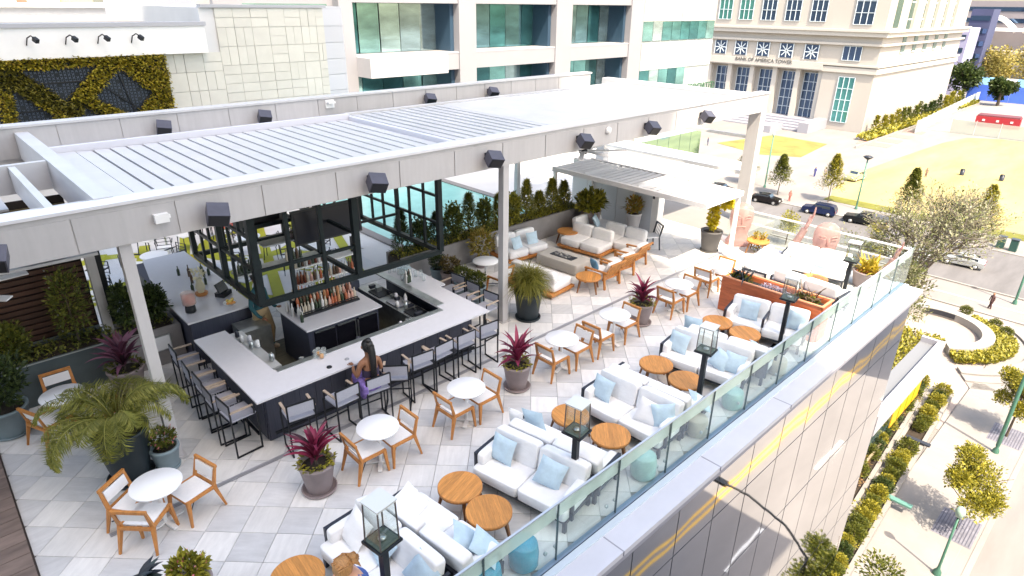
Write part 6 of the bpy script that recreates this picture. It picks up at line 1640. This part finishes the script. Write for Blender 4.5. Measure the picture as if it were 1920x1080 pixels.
def tiny_person(lab, x, y, col, h=1.7):
    t = thing('person', lab, 'person', (x, y, G), rnd(0, 6))
    mb = MB(); mb.tube([(-.1, 0, 0), (-.09, .05, .45), (-.07, 0, .85)], .07, 6, .1); mb.tube([(.1, 0.1, 0), (.09, 0, .45), (.07, 0, .85)], .07, 6, .1); mb.tube([(0, 0, .8), (0, 0, 1.1), (0, 0, 1.4), (0, 0, 1.5)], .17, 8, .12); mb.tube([(-.2, 0, 1.4), (-.26, .02, 1.1), (-.24, .1, .85)], .05, 6, .035); mb.tube([(.2, 0, 1.4), (.26, .02, 1.1), (.24, .1, .85)], .05, 6, .035)
    mb.build('body', mat('clothes_%d' % int(x * 7 + y * 3), col, .8), t); MB().cushion((0, 0, 1.63), (.2, .22, .26), None, .95, 10, 8).build('head', SKINB, t)
tiny_person('pedestrian in dark blue walking on the plaza', 118, 44.3, (.05, .06, .2)); tiny_person('pedestrian in pale clothes on the plaza beside the dark blue one', 119, 42.9, (.5, .4, .35)); tiny_person('person standing at the edge of the dry lawn', 133, 30.5, (.2, .12, .1))
tiny_person('person in red top at the kerb near the parked cars', 99.0, 40.2, (.5, .15, .12)); tiny_person('pedestrian under the tie bars walking on the plaza', 128, 72, (.05, .06, .12)); tiny_person('pedestrian at the near kerb by the green lamp post', 76.2, 8.6, (.1, .05, .05))
for i, (x, y, l_) in enumerate(((140, 26.5, 'left one'), (140.5, 20.5, 'right one'))):
    t = thing('lawn_bin', 'small dark litter bin on the dry lawn, ' + l_, 'bin', (x, y, G)); MB().lathe([(.35, 0), (.4, .9), (.001, .95)], 12).build('drum', CHAR, t); MB().lathe([(.42, .95), (.3, 1.15), (.001, 1.2)], 12).build('lid', BLACK, t)
# ---------------- people ----------------
def figure(name, lab, loc, rz, joints, edges, rad, M, group=None, root=0):
    t = thing(name, lab, 'person', loc, rz)
    me = bpy.data.meshes.new('body'); me.from_pydata([Vector(j) for j in joints], edges, []); me.materials.append(M)
    o = obj('body', me, t)
    md = o.modifiers.new('skin', 'SKIN'); md.use_smooth_shade = True
    sv = me.skin_vertices[0].data
    for i, r in enumerate(rad): sv[i].radius = (r if hasattr(r, '__len__') else (r, r)); sv[i].use_root = (i == root)
    sb = o.modifiers.new('sub', 'SUBSURF'); sb.levels = 2; sb.render_levels = 2
    return t
def hair_and_face(t, c, r, hairM, skin, yaw=0, back=1):
    pass
# woman at the bar seen from behind: faces +y, seat height .74
J = [(0, -.03, .80), (0, -.05, .98), (0, -.04, 1.18), (0, -.01, 1.30), (0, .0, 1.38), (0, .03, 1.50), (0, .035, 1.58),
     (-.17, -.01, 1.27), (-.24, .02, 1.02), (-.20, .24, 1.02), (-.16, .34, 1.06), (.17, -.01, 1.27), (.24, .02, 1.02), (.20, .24, 1.02), (.16, .34, 1.06),
     (-.10, .0, .80), (-.14, .38, .80), (-.15, .42, .38), (-.15, .52, .32), (.10, .0, .80), (.14, .38, .80), (.15, .42, .38), (.15, .52, .32)]
E_ = [(0, 1), (1, 2), (2, 3), (3, 4), (4, 5), (5, 6), (3, 7), (7, 8), (8, 9), (9, 10), (3, 11), (11, 12), (12, 13), (13, 14), (0, 15), (15, 16), (16, 17), (17, 18), (0, 19), (19, 20), (20, 21), (21, 22)]
RD = [(.15, .12), (.125, .09), (.15, .10), (.11, .08), .05, (.075, .085), (.06, .07), (.06, .06), .042, .034, .026, .06, .042, .034, .026, .10, .075, .05, .04, .10, .075, .05, .04]
w1 = figure('person', 'woman with long dark ponytail and purple skirt seated at the bar', (4.93, 8.80, 0), R(-4), J, E_, RD, SKINB)
HAIRB = mat('black_hair', (.006, .005, .006), .45, var=.3, vscale=20)
mb = MB(); mb.cushion((0, .005, 1.575), (.20, .215, .24), None, .85, 18, 12); mb.cushion((0, -.04, 1.70), (.11, .11, .08), None, .9, 12, 8)
mb.tube([(0, -.09, 1.60), (-.01, -.14, 1.45), (0, -.15, 1.25), (.01, -.14, 1.05), (.01, -.13, .96)], .05, 10, .045);
for k in range(46):
    a = rnd(-1, 1); b = rnd(-1, 1); mb.tube([(a * .09, -.06 + b * .03, 1.62 - abs(a) * .03), (a * .06 + .01, -.14 + b * .02, 1.47), (a * .055, -.17 + b * .03, 1.25), (a * .05 + rnd(-.01, .01), -.16 + b * .03, rnd(.92, 1.08))], .010, 4, .005)
mb.build('hair', HAIRB, w1)
PURP = mat('purple_print_fabric', (.17, .11, .34), .8, var=.6, vscale=14)
mb = MB(); mb.lathe([(.20, .70), (.19, .80), (.165, .93), (.15, 1.0)], 20, (0, 0, 0), sy=.8); mb.cushion((0, .2, .80), (.42, .52, .20), None, .5); mb.build('skirt', PURP, w1)
mb = MB(); mb.cushion((-.20, -.05, .80), (.12, .36, .34), RX(R(12)), .6); mb.build('shawl', PURP, w1)
mb = MB(); mb.lathe([(.152, 1.0), (.162, 1.08), (.158, 1.14)], 20, (0, -.03, 0), sy=.66); mb.build('top', mat('dark_halter_top', (.03, .02, .05), .7), w1)
mb = MB(); mb.cushion((0, .13, 1.56), (.03, .035, .05), None, .8, 8, 6)
for s_ in (-1, 1): mb.cushion((s_ * .102, .03, 1.56), (.02, .04, .06), None, .8, 8, 6)
mb.build('nose_and_ears', SKINB, w1)
def fingers(t, base, dirv, M, s=1.0, side=1):
    d = Vector(dirv).normalized(); x = d.cross(Vector((0, 0, 1))).normalized() * side
    MB().cushion(Vector(base) + d * .035 * s, (.07 * s, .08 * s, .028 * s), None, .6, 12, 8).build('palm', M, t)
    for k, L in enumerate((.055, .068, .062, .048)):
        p = Vector(base) + d * .065 * s + x * (k - 1.5) * .019 * s
        MB().tube([p, p + d * L * .55 * s + Vector((0, 0, -.004)), p + d * L * s + Vector((0, 0, -.018))], .0085 * s, 6, .006 * s).build('finger', M, t)
    p = Vector(base) + d * .02 * s - x * .035 * s
    MB().tube([p, p - x * .025 * s + d * .025 * s, p - x * .03 * s + d * .05 * s], .010 * s, 6, .007 * s).build('thumb', M, t)
fingers(w1, (-.16, .36, 1.075), (0, 1, 0), SKINB, 1, 1); fingers(w1, (.16, .36, 1.075), (0, 1, 0), SKINB, 1, -1)
# barman in tan trousers walking behind the bar, facing left
J = [(0, 0, .92), (0, 0, 1.08), (0, .02, 1.28), (0, .0, 1.42), (0, .0, 1.50), (.0, .04, 1.62), (0, .04, 1.72),
     (-.19, 0, 1.40), (-.26, .0, 1.12), (-.22, .20, .98), (-.20, .28, 1.0), (.19, 0, 1.40), (.26, -.02, 1.12), (.24, .14, .92), (.23, .22, .90)]
E2 = [(0, 1), (1, 2), (2, 3), (3, 4), (4, 5), (5, 6), (3, 7), (7, 8), (8, 9), (9, 10), (3, 11), (11, 12), (12, 13), (13, 14),
      (0, 15), (15, 16), (16, 17), (17, 18), (0, 19), (19, 20), (20, 21), (21, 22)]
J += [(-.10, 0, .88), (-.12, .12, .48), (-.12, .06, .08), (-.12, .18, .035), (.10, 0, .88), (.12, -.04, .48), (.12, -.22, .12), (.12, -.14, .04)]
RD = [(.14, .11), (.14, .10), (.17, .11), (.12, .09), .055, (.08, .09), (.065, .075), .065, .048, .038, .03, .065, .048, .038, .03, (.10, .10), .072, .05, .04, (.10, .10), .072, .05, .04]
TEALSH = mat('deep_teal_shirt', (.015, .09, .11), .8, var=.15, vscale=8)
w2 = figure('person', 'barman in teal shirt and tan trousers behind the bar', (4.62, 12.72, 0), R(-150), J, E2, RD, TEALSH)
TAN = mat('tan_trousers', (.50, .36, .20), .85, var=.12, vscale=8)
mb = MB(); mb.tube([(-.09, 0, .95), (-.12, .06, .70), (-.12, .12, .48), (-.12, .06, .13)], .115, 14, .075); mb.tube([(.09, 0, .95), (.12, -.02, .70), (.12, -.04, .48), (.12, -.21, .15)], .115, 14, .075); mb.cushion((0, 0, .93), (.36, .27, .2), None, .6); mb.build('trousers', TAN, w2)
mb = MB()
for p in ((-.12, .12, .045), (.12, -.15, .05)): mb.cushion(p, (.10, .27, .09), None, .6)
mb.build('shoes', mat('pale_shoes', (.55, .42, .32), .7), w2)
mb = MB(); mb.cushion((0, .03, 1.69), (.17, .21, .24), None, .9, 16, 12); mb.cushion((0, .14, 1.68), (.03, .04, .05), None, .8, 8, 6); mb.build('face', SKINB, w2)
mb = MB(); mb.cushion((0, .01, 1.745), (.19, .22, .17), None, .85, 16, 10); mb.build('hair', HAIRB, w2)
fingers(w2, (-.20, .28, 1.0), (0, 1, -.2), SKINB, 1, 1); fingers(w2, (.23, .22, .90), (0, 1, -.3), SKINB, 1, -1)
# blonde woman sitting on the lower left sofa, seen from above behind
J = [(0, 0, .52), (0, .02, .70), (0, .06, .92), (0, .12, 1.02), (0, .16, 1.08), (0, .21, 1.16), (0, .22, 1.23),
     (-.17, .10, .99), (-.23, .16, .76), (-.12, .34, .66), (-.06, .42, .66), (.17, .10, .99), (.23, .16, .76), (.12, .34, .66), (.06, .42, .66),
     (-.10, .05, .50), (-.12, .45, .50), (-.12, .50, .08), (-.12, .60, .04), (.10, .05, .50), (.12, .45, .50), (.12, .50, .08), (.12, .60, .04)]
RD = [(.15, .13), (.13, .10), (.16, .11), (.11, .08), .05, (.075, .085), (.06, .07), (.062, .062), .044, .035, .026, .062, .044, .035, .026, .10, .075, .05, .04, .10, .075, .05, .04]
w3 = figure('person', 'blonde woman in a blue top sitting on the lower left sofa beside the lantern', (2.50, 5.16, 0), R(95), J, E_, RD, SKINL)
HB = mat('golden_blonde_hair', (.42, .20, .07), .5, var=.45, vscale=14, stretch=(2, 6, 1))
mb = MB(); mb.cushion((0, .20, 1.20), (.21, .23, .25), None, .85, 18, 12); mb.cushion((.02, .06, 1.20), (.13, .13, .13), None, .9, 14, 10)
for k in range(60):
    a2 = rnd(-1, 1); mb.tube([(a2 * .10, .20 + rnd(-.1, .12), 1.315 - abs(a2) * .03), (a2 * .115, .12, 1.27), (a2 * .07 + .02, .03, 1.22), (.02 + a2 * .05, -.01, 1.20 + rnd(-.05, .05))], .010, 4, .005)
for k in range(16):
    a = rnd(-1, 1); mb.tube([(a * .09, .12, 1.28), (a * .11, .05 + rnd(-.02, .02), 1.22), (a * .10, .02, 1.14)], .013, 5, .005)
mb.build('hair', HB, w3)
mb = MB(); mb.cushion((0, .315, 1.16), (.028, .035, .045), None, .8, 8, 6); mb.build('nose', SKINL, w3)
mb = MB(); mb.lathe([(.19, .50), (.165, .66), (.165, .82), (.17, .92)], 20, (0, .03, 0), sy=.72)
for s_ in (-1, 1): mb.tube([(s_ * .10, .13, .99), (s_ * .11, .08, 1.05), (s_ * .10, .0, .98), (s_ * .08, -.05, .88)], .02, 6)
mb.build('top', mat('cobalt_blue_top', (.08, .16, .45), .8, var=.2), w3)
fingers(w3, (-.06, .42, .665), (.2, 1, 0), SKINL, 1, 1); fingers(w3, (.06, .42, .665), (-.2, 1, 0), SKINL, 1, -1)
